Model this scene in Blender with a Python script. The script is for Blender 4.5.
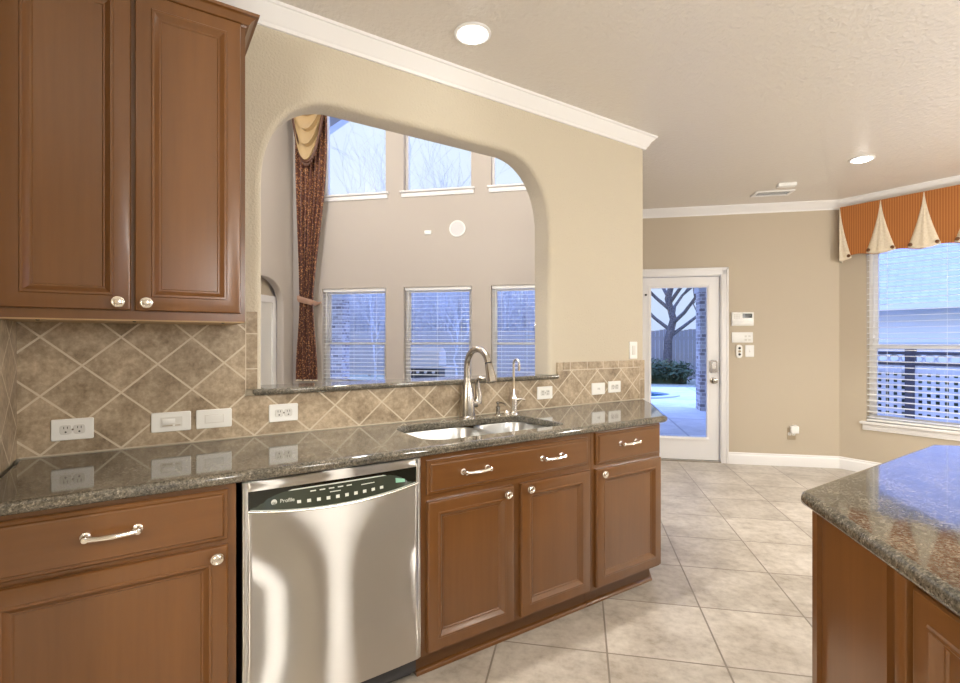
import bpy, bmesh, math, random
from mathutils import Matrix, Vector
from mathutils.geometry import tessellate_polygon
random.seed(7)
S = 2 ** -.5
PI = math.pi
sc = bpy.context.scene
COL = sc.collection
for o in list(bpy.data.objects):
    bpy.data.objects.remove(o)

# ------------------------------------------------------------------ camera
cd = bpy.data.cameras.new('camera')
cd.sensor_width = 36.0
cd.lens = 505 / 960 * 36
cd.clip_start = .02
cam = bpy.data.objects.new('camera', cd)
COL.objects.link(cam)
cam.location = (0, -2.3, 1.29)
cam.rotation_euler = (PI / 2, 0, math.radians(56.19 - 90))
sc.camera = cam

# ------------------------------------------------------------------ sky and exposure
W = bpy.data.worlds.new('dusk_sky')
sc.world = W
W.use_nodes = True
wn = W.node_tree.nodes
wl = W.node_tree.links
wn.clear()
wo = wn.new('ShaderNodeOutputWorld')
bg = wn.new('ShaderNodeBackground')
tc = wn.new('ShaderNodeTexCoord')
sx = wn.new('ShaderNodeSeparateXYZ')
rp = wn.new('ShaderNodeValToRGB')
cl = wn.new('ShaderNodeTexNoise')
mx = wn.new('ShaderNodeMixRGB')
wl.new(tc.outputs['Generated'], sx.inputs[0])
wl.new(sx.outputs['Z'], rp.inputs[0])
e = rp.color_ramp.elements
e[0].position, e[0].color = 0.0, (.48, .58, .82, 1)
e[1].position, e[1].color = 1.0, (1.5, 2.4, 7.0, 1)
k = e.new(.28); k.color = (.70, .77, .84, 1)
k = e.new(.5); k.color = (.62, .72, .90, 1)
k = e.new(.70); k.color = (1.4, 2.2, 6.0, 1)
cl.inputs['Scale'].default_value = 2.5
cl.inputs['Detail'].default_value = 4
wl.new(tc.outputs['Generated'], cl.inputs['Vector'])
mx.blend_type = 'SOFT_LIGHT'
mx.inputs[0].default_value = .25
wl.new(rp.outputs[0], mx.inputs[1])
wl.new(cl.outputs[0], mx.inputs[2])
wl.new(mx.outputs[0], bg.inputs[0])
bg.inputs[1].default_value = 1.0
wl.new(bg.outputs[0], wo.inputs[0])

sc.view_settings.view_transform = 'Standard'
sc.view_settings.look = 'None'
sc.view_settings.gamma = 1.0
sc.view_settings.use_curve_mapping = False
sc.view_settings.exposure = 0.48
LAMP = (1.0, .968, .915)
KITCHEN_W = 6.0
LIVING_FILL_W = 80.0
FILL_PENDANT_W = 46.0

# ------------------------------------------------------------------ materials
def nt(name):
    m = bpy.data.materials.new(name)
    m.use_nodes = True
    t = m.node_tree
    b = t.nodes['Principled BSDF']
    return m, t, b

def flat(name, c, rough=.5, metal=0, spec=.5, **kw):
    m, t, b = nt(name)
    b.inputs['Base Color'].default_value = (*c, 1)
    b.inputs['Roughness'].default_value = rough
    b.inputs['Metallic'].default_value = metal
    b.inputs['Specular IOR Level'].default_value = spec
    for k, v in kw.items():
        b.inputs[k].default_value = v
    return m

def coords(t, scale=(1, 1, 1), rot=(0, 0, 0), kind='Object'):
    tc = t.nodes.new('ShaderNodeTexCoord')
    mp = t.nodes.new('ShaderNodeMapping')
    mp.inputs['Scale'].default_value = scale
    mp.inputs['Rotation'].default_value = rot
    t.links.new(tc.outputs[kind], mp.inputs[0])
    return mp.outputs[0]

def noise(t, vec, scale, detail=4, rough=.55):
    n = t.nodes.new('ShaderNodeTexNoise')
    n.inputs['Scale'].default_value = scale
    n.inputs['Detail'].default_value = detail
    n.inputs['Roughness'].default_value = rough
    t.links.new(vec, n.inputs['Vector'])
    return n.outputs[0]

def ramp(t, fac, stops, const=False):
    r = t.nodes.new('ShaderNodeValToRGB')
    if const:
        r.color_ramp.interpolation = 'CONSTANT'
    el = r.color_ramp.elements
    while len(el) < len(stops):
        el.new(.5)
    for q, (p, c) in zip(el, stops):
        q.position = p
        q.color = (*c, 1)
    t.links.new(fac, r.inputs[0])
    return r.outputs[0]

def mixc(t, fac, a, b, mode='MIX'):
    m = t.nodes.new('ShaderNodeMixRGB')
    m.blend_type = mode
    for i, v in ((0, fac), (1, a), (2, b)):
        if hasattr(v, 'links') or hasattr(v, 'is_linked'):
            t.links.new(v, m.inputs[i])
        elif i == 0:
            m.inputs[0].default_value = v
        else:
            m.inputs[i].default_value = (*v, 1)
    return m.outputs[0]

def mth(t, op, a, b=None):
    m = t.nodes.new('ShaderNodeMath')
    m.operation = op
    for i, v in ((0, a), (1, b)):
        if v is None:
            continue
        if hasattr(v, 'is_linked'):
            t.links.new(v, m.inputs[i])
        else:
            m.inputs[i].default_value = v
    return m.outputs[0]

def bump(t, b, h, strength, dist=.01):
    n = t.nodes.new('ShaderNodeBump')
    n.inputs['Strength'].default_value = strength
    n.inputs['Distance'].default_value = dist
    t.links.new(h, n.inputs['Height'])
    t.links.new(n.outputs[0], b.inputs['Normal'])

def paint(name, c, rough, scale, strength, dist=.004, spec=.4):
    m, t, b = nt(name)
    v = coords(t)
    b.inputs['Base Color'].default_value = (*c, 1)
    b.inputs['Roughness'].default_value = rough
    b.inputs['Specular IOR Level'].default_value = spec
    bump(t, b, noise(t, v, scale, 3), strength, dist)
    return m

def wood(name, sc_, dark, mid, light, rough=.30, coat=.5):
    m, t, b = nt(name)
    v = coords(t, sc_)
    n1 = noise(t, v, 1.0, 6, .6)
    v2 = coords(t, tuple(x * .12 for x in sc_))
    n2 = noise(t, v2, 1.6, 2)
    c = ramp(t, n1, [(.15, dark), (.5, mid), (.85, light)])
    c2 = ramp(t, n2, [(.3, tuple(x * .86 for x in mid)), (.7, tuple(x * 1.12 for x in mid))])
    t.links.new(mixc(t, .5, c, c2), b.inputs['Base Color'])
    b.inputs['Roughness'].default_value = rough
    b.inputs['Coat Weight'].default_value = coat
    b.inputs['Coat Roughness'].default_value = .18
    return m

WD, WM, WL = (.130, .050, .013), (.165, .067, .0175), (.195, .083, .024)
M = {}
M['wood_v'] = wood('cherry_wood_upright', (60, 60, 3.5), WD, WM, WL)
M['wood_h'] = wood('cherry_wood_level', (3.5, 60, 60), WD, WM, WL)
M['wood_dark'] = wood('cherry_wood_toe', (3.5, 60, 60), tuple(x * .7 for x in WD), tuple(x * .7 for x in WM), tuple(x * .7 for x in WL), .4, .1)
M['wood_raw'] = wood('raw_plywood', (3, 60, 60), (.40, .26, .13), (.5, .34, .18), (.58, .42, .25), .6, 0)
M['wall'] = paint('cream_orange_peel_paint', (.62, .555, .435), .62, 95, .8, .005)
M['wall_living'] = paint('living_paint_blue_light', (.52, .47, .415), .7, 95, .2, .003)  # cast of the blue window light is mixed into this wall colour
M['wall_tan'] = paint('tan_paint', (.55, .475, .365), .6, 95, .25, .003)
M['ceiling'] = paint('ceiling_paint', (.70, .65, .585), .36, 38, .9, .008, .5)
M['white'] = flat('white_trim_paint', (.86, .85, .84), .35)
M['white_pl'] = flat('white_plastic', (.90, .90, .87), .3)
M['offwhite'] = flat('offwhite_plastic', (.74, .73, .69), .35)
M['dark'] = flat('dark_slot', (.02, .02, .018), .5)
M['black_gl'] = flat('black_gloss', (.012, .014, .010), .12)
M['nickel'] = flat('brushed_nickel', (.47, .435, .385), .25, 1)
M['nickel_dk'] = flat('satin_nickel', (.42, .39, .35), .25, 1)
M['nickel_lt'] = flat('polished_nickel', (.86, .82, .76), .2, 1)
M['chrome'] = flat('bright_chrome', (.86, .86, .86), .1, 1)
M['sink'] = flat('sink_steel', (.52, .52, .51), .33, 1)
M['plate_grey'] = flat('control_panel_grey', (.045, .055, .040), .16)
M['mark'] = flat('pale_print', (.72, .75, .70), .5)
M['brick_col'] = None
M['button'] = flat('brown_button', (.16, .065, .02), .4)
M['grate'] = flat('white_grille', (.70, .70, .70), .5)
M['tan_pl'] = flat('tan_plastic', (.42, .34, .23), .5)

def emit(name, c, s):
    m, t, b = nt(name)
    b.inputs['Base Color'].default_value = (*c, 1)
    b.inputs['Emission Color'].default_value = (*c, 1)
    b.inputs['Emission Strength'].default_value = s
    return m
M['lens'] = emit('lamp_lens', (1, .97, .92), 12)
M['lcd'] = emit('green_display', (.20, .42, .30), .25)

# brushed steel
m = bpy.data.materials.new('brushed_steel')
m.use_nodes = True
t = m.node_tree
t.nodes.clear()
o_ = t.nodes.new('ShaderNodeOutputMaterial')
b = t.nodes.new('ShaderNodeBsdfAnisotropic')
b.inputs['Color'].default_value = (.78, .745, .69, 1)
b.inputs['Anisotropy'].default_value = .93
ge = t.nodes.new('ShaderNodeNewGeometry')
tg = t.nodes.new('ShaderNodeVectorMath')
tg.operation = 'MULTIPLY_ADD'
t.links.new(ge.outputs['Position'], tg.inputs[0])
tg.inputs[1].default_value = (.0001, .0001, .0001)
tg.inputs[2].default_value = (1, 0, 0)
t.links.new(tg.outputs[0], b.inputs['Tangent'])
b.inputs['Roughness'].default_value = .29
t.links.new(b.outputs[0], o_.inputs[0])
M['steel'] = m

# granite
def granite(name):
    m, t, b = nt(name)
    v = coords(t)
    vo = t.nodes.new('ShaderNodeTexVoronoi')
    vo.inputs['Scale'].default_value = 300
    t.links.new(v, vo.inputs['Vector'])
    sep = t.nodes.new('ShaderNodeSeparateColor')
    t.links.new(vo.outputs['Color'], sep.inputs[0])
    c1 = ramp(t, sep.outputs[0], [(0, (.035, .032, .025)), (.25, (.11, .100, .078)), (.58, (.17, .155, .122)), (.80, (.06, .056, .042)), (.93, (.34, .31, .255))], True)
    c2 = ramp(t, noise(t, v, 95, 7, .75), [(.36, (.030, .028, .022)), (.5, (.135, .123, .097)), (.64, (.34, .31, .25))])
    c3 = ramp(t, noise(t, v, 9, 4), [(.35, (.7, .7, .7)), (.65, (1.2, 1.15, 1.1))])
    c = mixc(t, .5, c1, c2)
    c = mixc(t, 1.0, c, c3, 'MULTIPLY')
    t.links.new(c, b.inputs['Base Color'])
    b.inputs['Roughness'].default_value = .055
    b.inputs['Specular IOR Level'].default_value = .75
    return m
M['granite'] = granite('polished_granite')

def grid_lines(t, u, w):
    """1 where a grout line runs; u is a cell coordinate."""
    f = mth(t, 'FRACT', u)
    d = mth(t, 'ABSOLUTE', mth(t, 'SUBTRACT', f, .5))
    return mth(t, 'GREATER_THAN', d, .5 - w)

def cell_tone(t, a, b_):
    cx = t.nodes.new('ShaderNodeCombineXYZ')
    t.links.new(mth(t, 'FLOOR', a), cx.inputs[0])
    t.links.new(mth(t, 'FLOOR', b_), cx.inputs[1])
    wn_ = t.nodes.new('ShaderNodeTexWhiteNoise')
    wn_.noise_dimensions = '2D'
    t.links.new(cx.outputs[0], wn_.inputs['Vector'])
    return wn_.outputs['Value']

def stone(t, vec, lo, mid, hi, s1, s2):
    a = ramp(t, noise(t, vec, s1, 8, .65), [(.30, lo), (.5, mid), (.70, hi)])
    b_ = ramp(t, noise(t, vec, s2, 5, .6), [(.35, lo), (.62, hi)])
    return mixc(t, .45, a, b_)

def tile(name, diag, lo, mid, hi, grout, pu, pv, ou, ov, wl_, s1, s2, rough, axis='xz', rot=0.0):
    m, t, b = nt(name)
    v = coords(t, rot=(0, 0, rot))
    sp = t.nodes.new('ShaderNodeSeparateXYZ')
    t.links.new(v, sp.inputs[0])
    U = sp.outputs[{'x': 0, 'y': 1}[axis[0]]]
    V_ = sp.outputs[{'z': 2, 'y': 1}[axis[1]]]
    u = mth(t, 'DIVIDE', mth(t, 'SUBTRACT', U, ou), pu)
    w = mth(t, 'DIVIDE', mth(t, 'SUBTRACT', V_, ov), pv)
    if diag:
        u, w = mth(t, 'ADD', u, w), mth(t, 'SUBTRACT', u, w)
    g = mth(t, 'MAXIMUM', grid_lines(t, u, wl_), grid_lines(t, w, wl_))
    base = stone(t, v, lo, mid, hi, s1, s2)
    tone = ramp(t, cell_tone(t, u, w), [(0, (.88, .87, .86)), (1, (1.10, 1.10, 1.10))])
    base = mixc(t, 1.0, base, tone, 'MULTIPLY')
    t.links.new(mixc(t, g, base, grout), b.inputs['Base Color'])
    b.inputs['Roughness'].default_value = rough
    h = mth(t, 'SUBTRACT', 1.0, g)
    bump(t, b, h, .5, .002)
    return m
TL, TM, TH_ = (.17, .12, .068), (.38, .290, .190), (.60, .49, .35)
GR = (.66, .58, .45)
M['bs_diag'] = tile('travertine_diagonal_tile', True, TL, TM, TH_, GR, .228, .2045, .165, .897, .022, 55, 9, .42)
M['bs_row'] = tile('travertine_border_tile', False, TL, TM, TH_, GR, .147, .147, 0, 0, .016, 55, 9, .42)
M['bs_left'] = tile('travertine_side_tile', True, TL, TM, TH_, GR, .228, .2045, .1, .897, .022, 55, 9, .42, 'yz')
M['grout'] = flat('grout', GR, .8)
M['floor'] = tile('beige_floor_tile', False, (.29, .245, .195), (.48, .43, .365), (.61, .56, .49), (.24, .20, .16), .46, .46, 1.737, .527, .0085, 22, 4, .34, 'xy', PI / 4)
M['deck'] = tile('patio_concrete', False, (.55, .55, .55), (.68, .67, .66), (.78, .77, .76), (.40, .40, .40), 1.6, 1.6, 0, 0, .01, 4, 1, .7, 'xy', PI / 4)

def brick(name, c1, c2, mo, s):
    m, t, b = nt(name)
    tc_ = t.nodes.new('ShaderNodeTexCoord')
    sp = t.nodes.new('ShaderNodeSeparateXYZ')
    t.links.new(tc_.outputs['Object'], sp.inputs[0])
    cx = t.nodes.new('ShaderNodeCombineXYZ')
    t.links.new(mth(t, 'ADD', sp.outputs[0], sp.outputs[1]), cx.inputs[0])
    t.links.new(sp.outputs[2], cx.inputs[1])
    br = t.nodes.new('ShaderNodeTexBrick')
    br.inputs['Color1'].default_value = (*c1, 1)
    br.inputs['Color2'].default_value = (*c2, 1)
    br.inputs['Mortar'].default_value = (*mo, 1)
    br.inputs['Scale'].default_value = s
    br.inputs['Mortar Size'].default_value = .03
    t.links.new(cx.outputs[0], br.inputs['Vector'])
    t.links.new(br.outputs[0], b.inputs['Base Color'])
    b.inputs['Roughness'].default_value = .85
    return m
M['brick'] = brick('pale_brick', (.62, .58, .56), (.22, .19, .19), (.66, .63, .60), 3.4)
M['shingle'] = brick('roof_shingles', (.50, .49, .50), (.42, .42, .44), (.36, .36, .38), 3.0)

def speck(name, a, b_, c, s, rough=.8):
    m, t, b = nt(name)
    v = coords(t)
    t.links.new(ramp(t, noise(t, v, s, 5), [(.35, a), (.5, b_), (.65, c)]), b.inputs['Base Color'])
    b.inputs['Roughness'].default_value = rough
    return m
M['grass'] = speck('winter_grass', (.20, .21, .14), (.30, .30, .19), (.38, .36, .25), 14)
M['bark'] = speck('grey_bark', (.06, .05, .045), (.11, .095, .085), (.17, .15, .13), 20)
M['bark_pale'] = speck('pale_grey_bark', (.42, .41, .41), (.52, .51, .51), (.62, .61, .61), 20)
M['leaf'] = speck('dark_leaf', (.03, .05, .02), (.06, .09, .035), (.10, .13, .06), 3)
M['fence'] = wood('weathered_fence', (20, 20, 1), (.26, .23, .21), (.36, .33, .30), (.46, .42, .39), .8, 0)
M['ext_white'] = flat('white_siding', (.82, .80, .78), .6)
M['ext_grey'] = flat('soffit_grey', (.62, .62, .62), .7)
M['ext_dark'] = flat('dark_metal', (.05, .05, .055), .5)
M['lattice'] = flat('lattice_paint', (.10, .09, .10), .6)
M['water'] = flat('pool_water', (.05, .16, .22), .05)
M['cover'] = flat('white_grill_cover', (.82, .82, .84), .6)

# curtain fabric
m, t, b = nt('brown_figured_fabric')
v = coords(t, (1, 1, 1))
vo = t.nodes.new('ShaderNodeTexVoronoi')
vo.inputs['Scale'].default_value = 34
t.links.new(v, vo.inputs['Vector'])
spots = mth(t, 'LESS_THAN', vo.outputs['Distance'], .36)
n_ = noise(t, v, 60, 3)
cc = mixc(t, spots, ramp(t, n_, [(.4, (.07, .020, .009)), (.6, (.15, .042, .018))]), ramp(t, n_, [(.4, (.30, .115, .04)), (.6, (.52, .27, .11))]))
t.links.new(cc, b.inputs['Base Color'])
b.inputs['Roughness'].default_value = .55
b.inputs['Sheen Weight'].default_value = .3
M['curtain'] = m
M['gold'] = flat('gold_satin', (.46, .33, .17), .42, 0, .5)
M['trim_br'] = flat('beaded_trim', (.10, .04, .02), .5)
M['tie'] = flat('tieback_satin', (.55, .33, .23), .45)
M['cream'] = speck('cream_linen', (.74, .64, .48), (.80, .70, .54), (.84, .75, .60), 60)
# orange stripe
m, t, b = nt('orange_striped_fabric')
tc_ = t.nodes.new('ShaderNodeTexCoord')
sp = t.nodes.new('ShaderNodeSeparateXYZ')
t.links.new(tc_.outputs['Object'], sp.inputs[0])
st = mth(t, 'SINE', mth(t, 'MULTIPLY', mth(t, 'ADD', sp.outputs[0], sp.outputs[1]), 2 * PI / .019))
t.links.new(ramp(t, mth(t, 'ADD', mth(t, 'MULTIPLY', st, .5), .5), [(.2, (.36, .115, .022)), (.8, (.50, .19, .045))]), b.inputs['Base Color'])
b.inputs['Roughness'].default_value = .6
M['orange'] = m
# window glass: clear with a fresnel sheen
m = bpy.data.materials.new('window_glass')
m.use_nodes = True
t = m.node_tree
t.nodes.clear()
o_ = t.nodes.new('ShaderNodeOutputMaterial')
tr = t.nodes.new('ShaderNodeBsdfTransparent')
tr.inputs[0].default_value = (.93, .95, .96, 1)
gl = t.nodes.new('ShaderNodeBsdfGlossy')
gl.inputs['Roughness'].default_value = 0.0
fr = t.nodes.new('ShaderNodeFresnel')
fr.inputs[0].default_value = 1.3
ms = t.nodes.new('ShaderNodeMixShader')
t.links.new(fr.outputs[0], ms.inputs[0])
t.links.new(tr.outputs[0], ms.inputs[1])
t.links.new(gl.outputs[0], ms.inputs[2])
t.links.new(ms.outputs[0], o_.inputs[0])
M['glass'] = m

# ------------------------------------------------------------------ mesh helpers
def frame(x, y, deg):
    return Matrix.Translation((x, y, 0)) @ Matrix.Rotation(math.radians(deg), 4, 'Z')
F0 = Matrix.Identity(4)
FD = frame(4.130 * S, 4.130 * S, -45)      # door wall: x along the wall to the right, y through it
FL = frame(4.835 * S, 4.835 * S, -45)      # living room back wall
FN = frame(5.903, 0, -90)                  # breakfast window wall
FW = frame(-2.33 * S, 2.33 * S, 45)        # living room left wall
FI = frame(3.163 / 2, -3.163 / 2, -135)    # island base face
FR = frame(-.351, 0, 90)                   # short return wall on the left

def offset_poly(p, d):
    n = len(p)
    out = []
    for i in range(n):
        a, b_, c = Vector(p[i - 1]), Vector(p[i]), Vector(p[(i + 1) % n])
        d1, d2 = (b_ - a).normalized(), (c - b_).normalized()
        n1, n2 = Vector((-d1.y, d1.x)), Vector((-d2.y, d2.x))
        q = (n1 + n2) / max(.2, 1 + n1.dot(n2))
        out.append((b_.x + q.x * d, b_.y + q.y * d))
    return out

class MB:
    def __init__(s, F=F0):
        s.v, s.f, s.mi, s.F, s.cur, s.flat = [], [], [], F, 0, set()
    def add(s, vs, fs):
        b_ = len(s.v)
        s.v += [s.F @ Vector(q) for q in vs]
        for f in fs:
            s.f.append([b_ + i for i in f])
            s.mi.append(s.cur)
        return s
    def box(s, x0, x1, y0, y1, z0, z1, r=0):
        if r <= 0:
            vs = [(x, y, z) for x in (x0, x1) for y in (y0, y1) for z in (z0, z1)]
            return s.add(vs, [(0, 1, 3, 2), (4, 6, 7, 5), (0, 4, 5, 1), (2, 3, 7, 6), (0, 2, 6, 4), (1, 5, 7, 3)])
        bm = bmesh.new()
        bmesh.ops.create_cube(bm, size=1)
        for q in bm.verts:
            q.co = ((x0 + x1) / 2 + q.co.x * (x1 - x0), (y0 + y1) / 2 + q.co.y * (y1 - y0), (z0 + z1) / 2 + q.co.z * (z1 - z0))
        bmesh.ops.bevel(bm, geom=bm.edges[:], offset=r, segments=2, affect='EDGES', profile=.5)
        bm.verts.index_update()
        s.add([q.co.copy() for q in bm.verts], [[q.index for q in f.verts] for f in bm.faces])
        bm.free()
        return s
    def tube(s, pts, rad, n=10, cap=True, flat_=1.0):
        pts = [Vector(p) for p in pts]
        if not isinstance(rad, (list, tuple)):
            rad = [rad] * len(pts)
        vs, fs = [], []
        tprev = None
        for i, p in enumerate(pts):
            tg_ = (pts[min(i + 1, len(pts) - 1)] - pts[max(i - 1, 0)]).normalized()
            if tprev is None:
                up = Vector((0, 0, 1)) if abs(tg_.z) < .9 else Vector((0, 1, 0))
                a = tg_.cross(up).normalized()
            else:
                a = (a - tg_ * a.dot(tg_)).normalized()
            tprev = tg_
            b_ = tg_.cross(a)
            for k in range(n):
                th = 2 * PI * k / n
                vs.append(p + (a * math.cos(th) + b_ * math.sin(th) * flat_) * rad[i])
        for i in range(len(pts) - 1):
            for k in range(n):
                fs.append((i * n + k, i * n + (k + 1) % n, (i + 1) * n + (k + 1) % n, (i + 1) * n + k))
        if cap:
            fs.append(tuple(range(n))[::-1])
            fs.append(tuple((len(pts) - 1) * n + k for k in range(n)))
        return s.add(vs, fs)
    def lathe(s, prof, c, axis='z', n=20, sq=1.0):
        """prof: (radius, height) pairs, revolved about an axis through c."""
        vs, fs = [], []
        for r_, h in prof:
            for k in range(n):
                a, b_ = r_ * math.cos(2 * PI * k / n), r_ * sq * math.sin(2 * PI * k / n)
                q = {'z': (a, b_, h), 'y': (a, h, b_), 'x': (h, a, b_)}[axis]
                vs.append((c[0] + q[0], c[1] + q[1], c[2] + q[2]))
        for i in range(len(prof) - 1):
            for k in range(n):
                fs.append((i * n + k, i * n + (k + 1) % n, (i + 1) * n + (k + 1) % n, (i + 1) * n + k))
        fs.append(tuple(range(n)))
        fs.append(tuple((len(prof) - 1) * n + k for k in range(n)))
        return s.add(vs, fs)
    def rings(s, rs, cap=True, cap0=False):
        """loft a list of equal-length closed rings"""
        n = len(rs[0])
        vs = [q for r_ in rs for q in r_]
        fs = []
        for i in range(len(rs) - 1):
            for k in range(n):
                fs.append((i * n + k, i * n + (k + 1) % n, (i + 1) * n + (k + 1) % n, (i + 1) * n + k))
        if cap:
            fs.append(tuple((len(rs) - 1) * n + k for k in range(n)))
        if cap0:
            fs.append(tuple(range(n)))
        return s.add(vs, fs)
    def slab(s, outer, holes, w0, w1, r_out=0, r_hole=0, fn=None, K=5, both=True):
        """2D outline (counter-clockwise) with holes, between w0 (front) and w1, with rounded edges."""
        fn = fn or (lambda u, v, w: (u, v, w))
        def prof(r_):
            if r_ <= 0:
                return [(0, w0), (0, w1)]
            sg = 1 if w1 > w0 else -1
            p = [(r_ * (1 - math.sin(i / K * PI / 2)), w0 + sg * r_ * (1 - math.cos(i / K * PI / 2))) for i in range(K + 1)]
            if both:
                p += [(r_ * (1 - math.cos(i / K * PI / 2)), w1 - sg * r_ * (1 - math.sin(i / K * PI / 2))) for i in range(K + 1)]
            else:
                p.append((0, w1))
            return p
        tops, bots = [], []
        for loop, r_, sgn in [(outer, r_out, 1)] + [(h, r_hole, -1) for h in holes]:
            rs = [[fn(u, v, w) for u, v in (offset_poly(loop, sgn * ins) if ins else loop)] for ins, w in prof(r_)]
            s.rings(rs, cap=False)
            p = prof(r_)
            tops.append((offset_poly(loop, sgn * p[0][0]) if p[0][0] else loop, p[0][1]))
            bots.append((offset_poly(loop, sgn * p[-1][0]) if p[-1][0] else loop, p[-1][1]))
        for lst in (tops, bots):
            pts = [(u, v, w) for lp, w in lst for u, v in lp]
            tris = tessellate_polygon([[Vector((u, v, 0)) for u, v in lp] for lp, w in lst])
            n0 = len(s.f)
            s.add([fn(*q) for q in pts], [tuple(x) for x in tris])
            s.flat |= set(range(n0, len(s.f)))
        return s
    def sweep(s, path, prof, z0=0, closed_prof=True):
        """moulding swept along a 2D path on its right-hand side; prof: (out, z)"""
        n = len(path)
        rs = []
        for i in range(n):
            p = Vector(path[i])
            ds = []
            if i > 0: ds.append((p - Vector(path[i - 1])).normalized())
            if i < n - 1: ds.append((Vector(path[i + 1]) - p).normalized())
            ns = [Vector((d.y, -d.x)) for d in ds]
            q = ns[0] if len(ns) == 1 else (ns[0] + ns[1]) / (1 + ns[0].dot(ns[1]))
            rs.append([(p.x + q.x * o, p.y + q.y * o, z0 + z) for o, z in prof])
        return s.rings(rs, True, True)
    def build(s, name, mat, parent=None, smooth=35, **props):
        me = bpy.data.meshes.new(name)
        inv = wm(parent).inverted() if parent else Matrix.Identity(4)
        me.from_pydata([inv @ q for q in s.v], [], s.f)
        for mm in (mat if isinstance(mat, (list, tuple)) else [mat]):
            me.materials.append(M[mm] if isinstance(mm, str) else mm)
        me.polygons.foreach_set('material_index', s.mi)
        me.polygons.foreach_set('use_smooth', [bool(smooth) and i not in s.flat for i in range(len(s.f))])
        bm = bmesh.new()
        bm.from_mesh(me)
        bmesh.ops.recalc_face_normals(bm, faces=bm.faces[:])
        bm.to_mesh(me)
        bm.free()
        if smooth:
            me.set_sharp_from_angle(angle=math.radians(smooth))
        o = bpy.data.objects.new(name, me)
        COL.objects.link(o)
        if parent: o.parent = parent
        for k_, v_ in props.items():
            o[k_] = v_
        return o

def wm(o):
    mtx = o.matrix_basis.copy()
    while o.parent:
        o = o.parent
        mtx = o.matrix_basis @ mtx
    return mtx

def thing(name, label, cat, loc=(0, 0, 0), F=F0, group=None):
    o = bpy.data.objects.new(name, None)
    o.empty_display_size = .05
    COL.objects.link(o)
    o.location = F @ Vector(loc)
    o.rotation_euler = (0, 0, F.to_euler().z)
    o['label'], o['category'] = label, cat
    if group: o['group'] = group
    return o

def struct(name, loc=(0, 0, 0), F=F0):
    o = bpy.data.objects.new(name, None)
    COL.objects.link(o)
    o.location = F @ Vector(loc)
    o.rotation_euler = (0, 0, F.to_euler().z)
    o['kind'] = 'structure'
    return o

def tag(o, label, cat, group=None):
    o['label'], o['category'] = label, cat
    if group: o['group'] = group
    return o

def dup(o, parent=None, **over):
    c = o.copy()
    COL.objects.link(c)
    if parent: c.parent = parent
    for ch in list(o.children):
        dup(ch, c)
    return c

def moved(o, vec, label, F=F0):
    c = dup(o)
    c.location = o.location + (F.to_3x3() @ Vector(vec))
    c['label'] = label
    return c

def rrect(x0, x1, y0, y1, r, n=5):
    """counter-clockwise rounded rectangle; r may be one radius or four (from lower left, counter-clockwise)"""
    rr = r if isinstance(r, (list, tuple)) else [r] * 4
    pts = []
    for (cx, cy, a0), q in zip(((x0, y0, 180), (x1, y0, 270), (x1, y1, 0), (x0, y1, 90)), rr):
        sx_ = 1 if cx == x0 else -1
        sy_ = 1 if cy == y0 else -1
        ox, oy = cx + sx_ * q, cy + sy_ * q
        for i in range(n + 1):
            a = math.radians(a0 + 90 * i / n)
            pts.append((ox + q * math.cos(a), oy + q * math.sin(a)))
    return pts

def xz(u, v, w): return (u, w, v)

# ------------------------------------------------------------------ room shell
CEIL = 2.72
HI = 5.2
kitchen_poly = [(-.363, -.9), (-1.9, -.9), (-1.9, -5.6), (4.9, -5.6), (4.9, -3.6), (5.903, -2.6), (5.903, -.062), (4.052, 1.789), (2.92, .15), (2.92, 0), (-.363, 0)]
living_poly = [(-2.81, .15), (2.92, .15), (4.052, 1.789), (4.550, 2.287), (1.771, 5.066)]
fp = [(-2.81, .15), (-2.81, -5.6), (4.9, -5.6), (4.9, -3.6), (5.903, -2.6), (5.903, -.062), (4.052, 1.789), (4.550, 2.287), (1.771, 5.066)]
MB().slab(fp, [], 0, -.1).build('floor', 'floor', kind='structure')
MB().slab(kitchen_poly[::-1], [], CEIL, CEIL + .08).build('ceiling', 'ceiling', kind='structure')
MB().slab(living_poly, [], HI, HI + .08).build('ceiling', 'ceiling', kind='structure')

# arched pass-through
def arch_hole(x0, x1, z0, z1, rx, rz, n=14):
    p = [(x0, z0), (x1, z0)]
    for i in range(n + 1):
        a = PI / 2 * i / n
        p.append((x1 - rx + rx * math.cos(a) ** .92, z1 - rz + rz * math.sin(a) ** .92))
    for i in range(n + 1):
        a = PI / 2 + PI / 2 * i / n
        c_, s_ = math.cos(a), math.sin(a)
        p.append((x0 + rx - rx * abs(c_) ** .92, z1 - rz + rz * abs(s_) ** .92))
    return p
# the sink wall: the plain front with a soft bull-nosed arch and end
wall = MB()
hole = arch_hole(.425, 2.042, 1.064, 2.376, .33, .42)
wall.slab([(-.363, 0), (2.92, 0), (2.92, CEIL), (-.363, CEIL)], [hole], 0, .15, .018, .028, xz)
wall.build('wall_sink', 'wall', kind='structure')
MB().box(-2.81, 2.92, .06, .15, CEIL, HI).box(-2.81, -.363, .0, .15, 0, CEIL).build('wall_above', 'wall_living', kind='structure')
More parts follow.
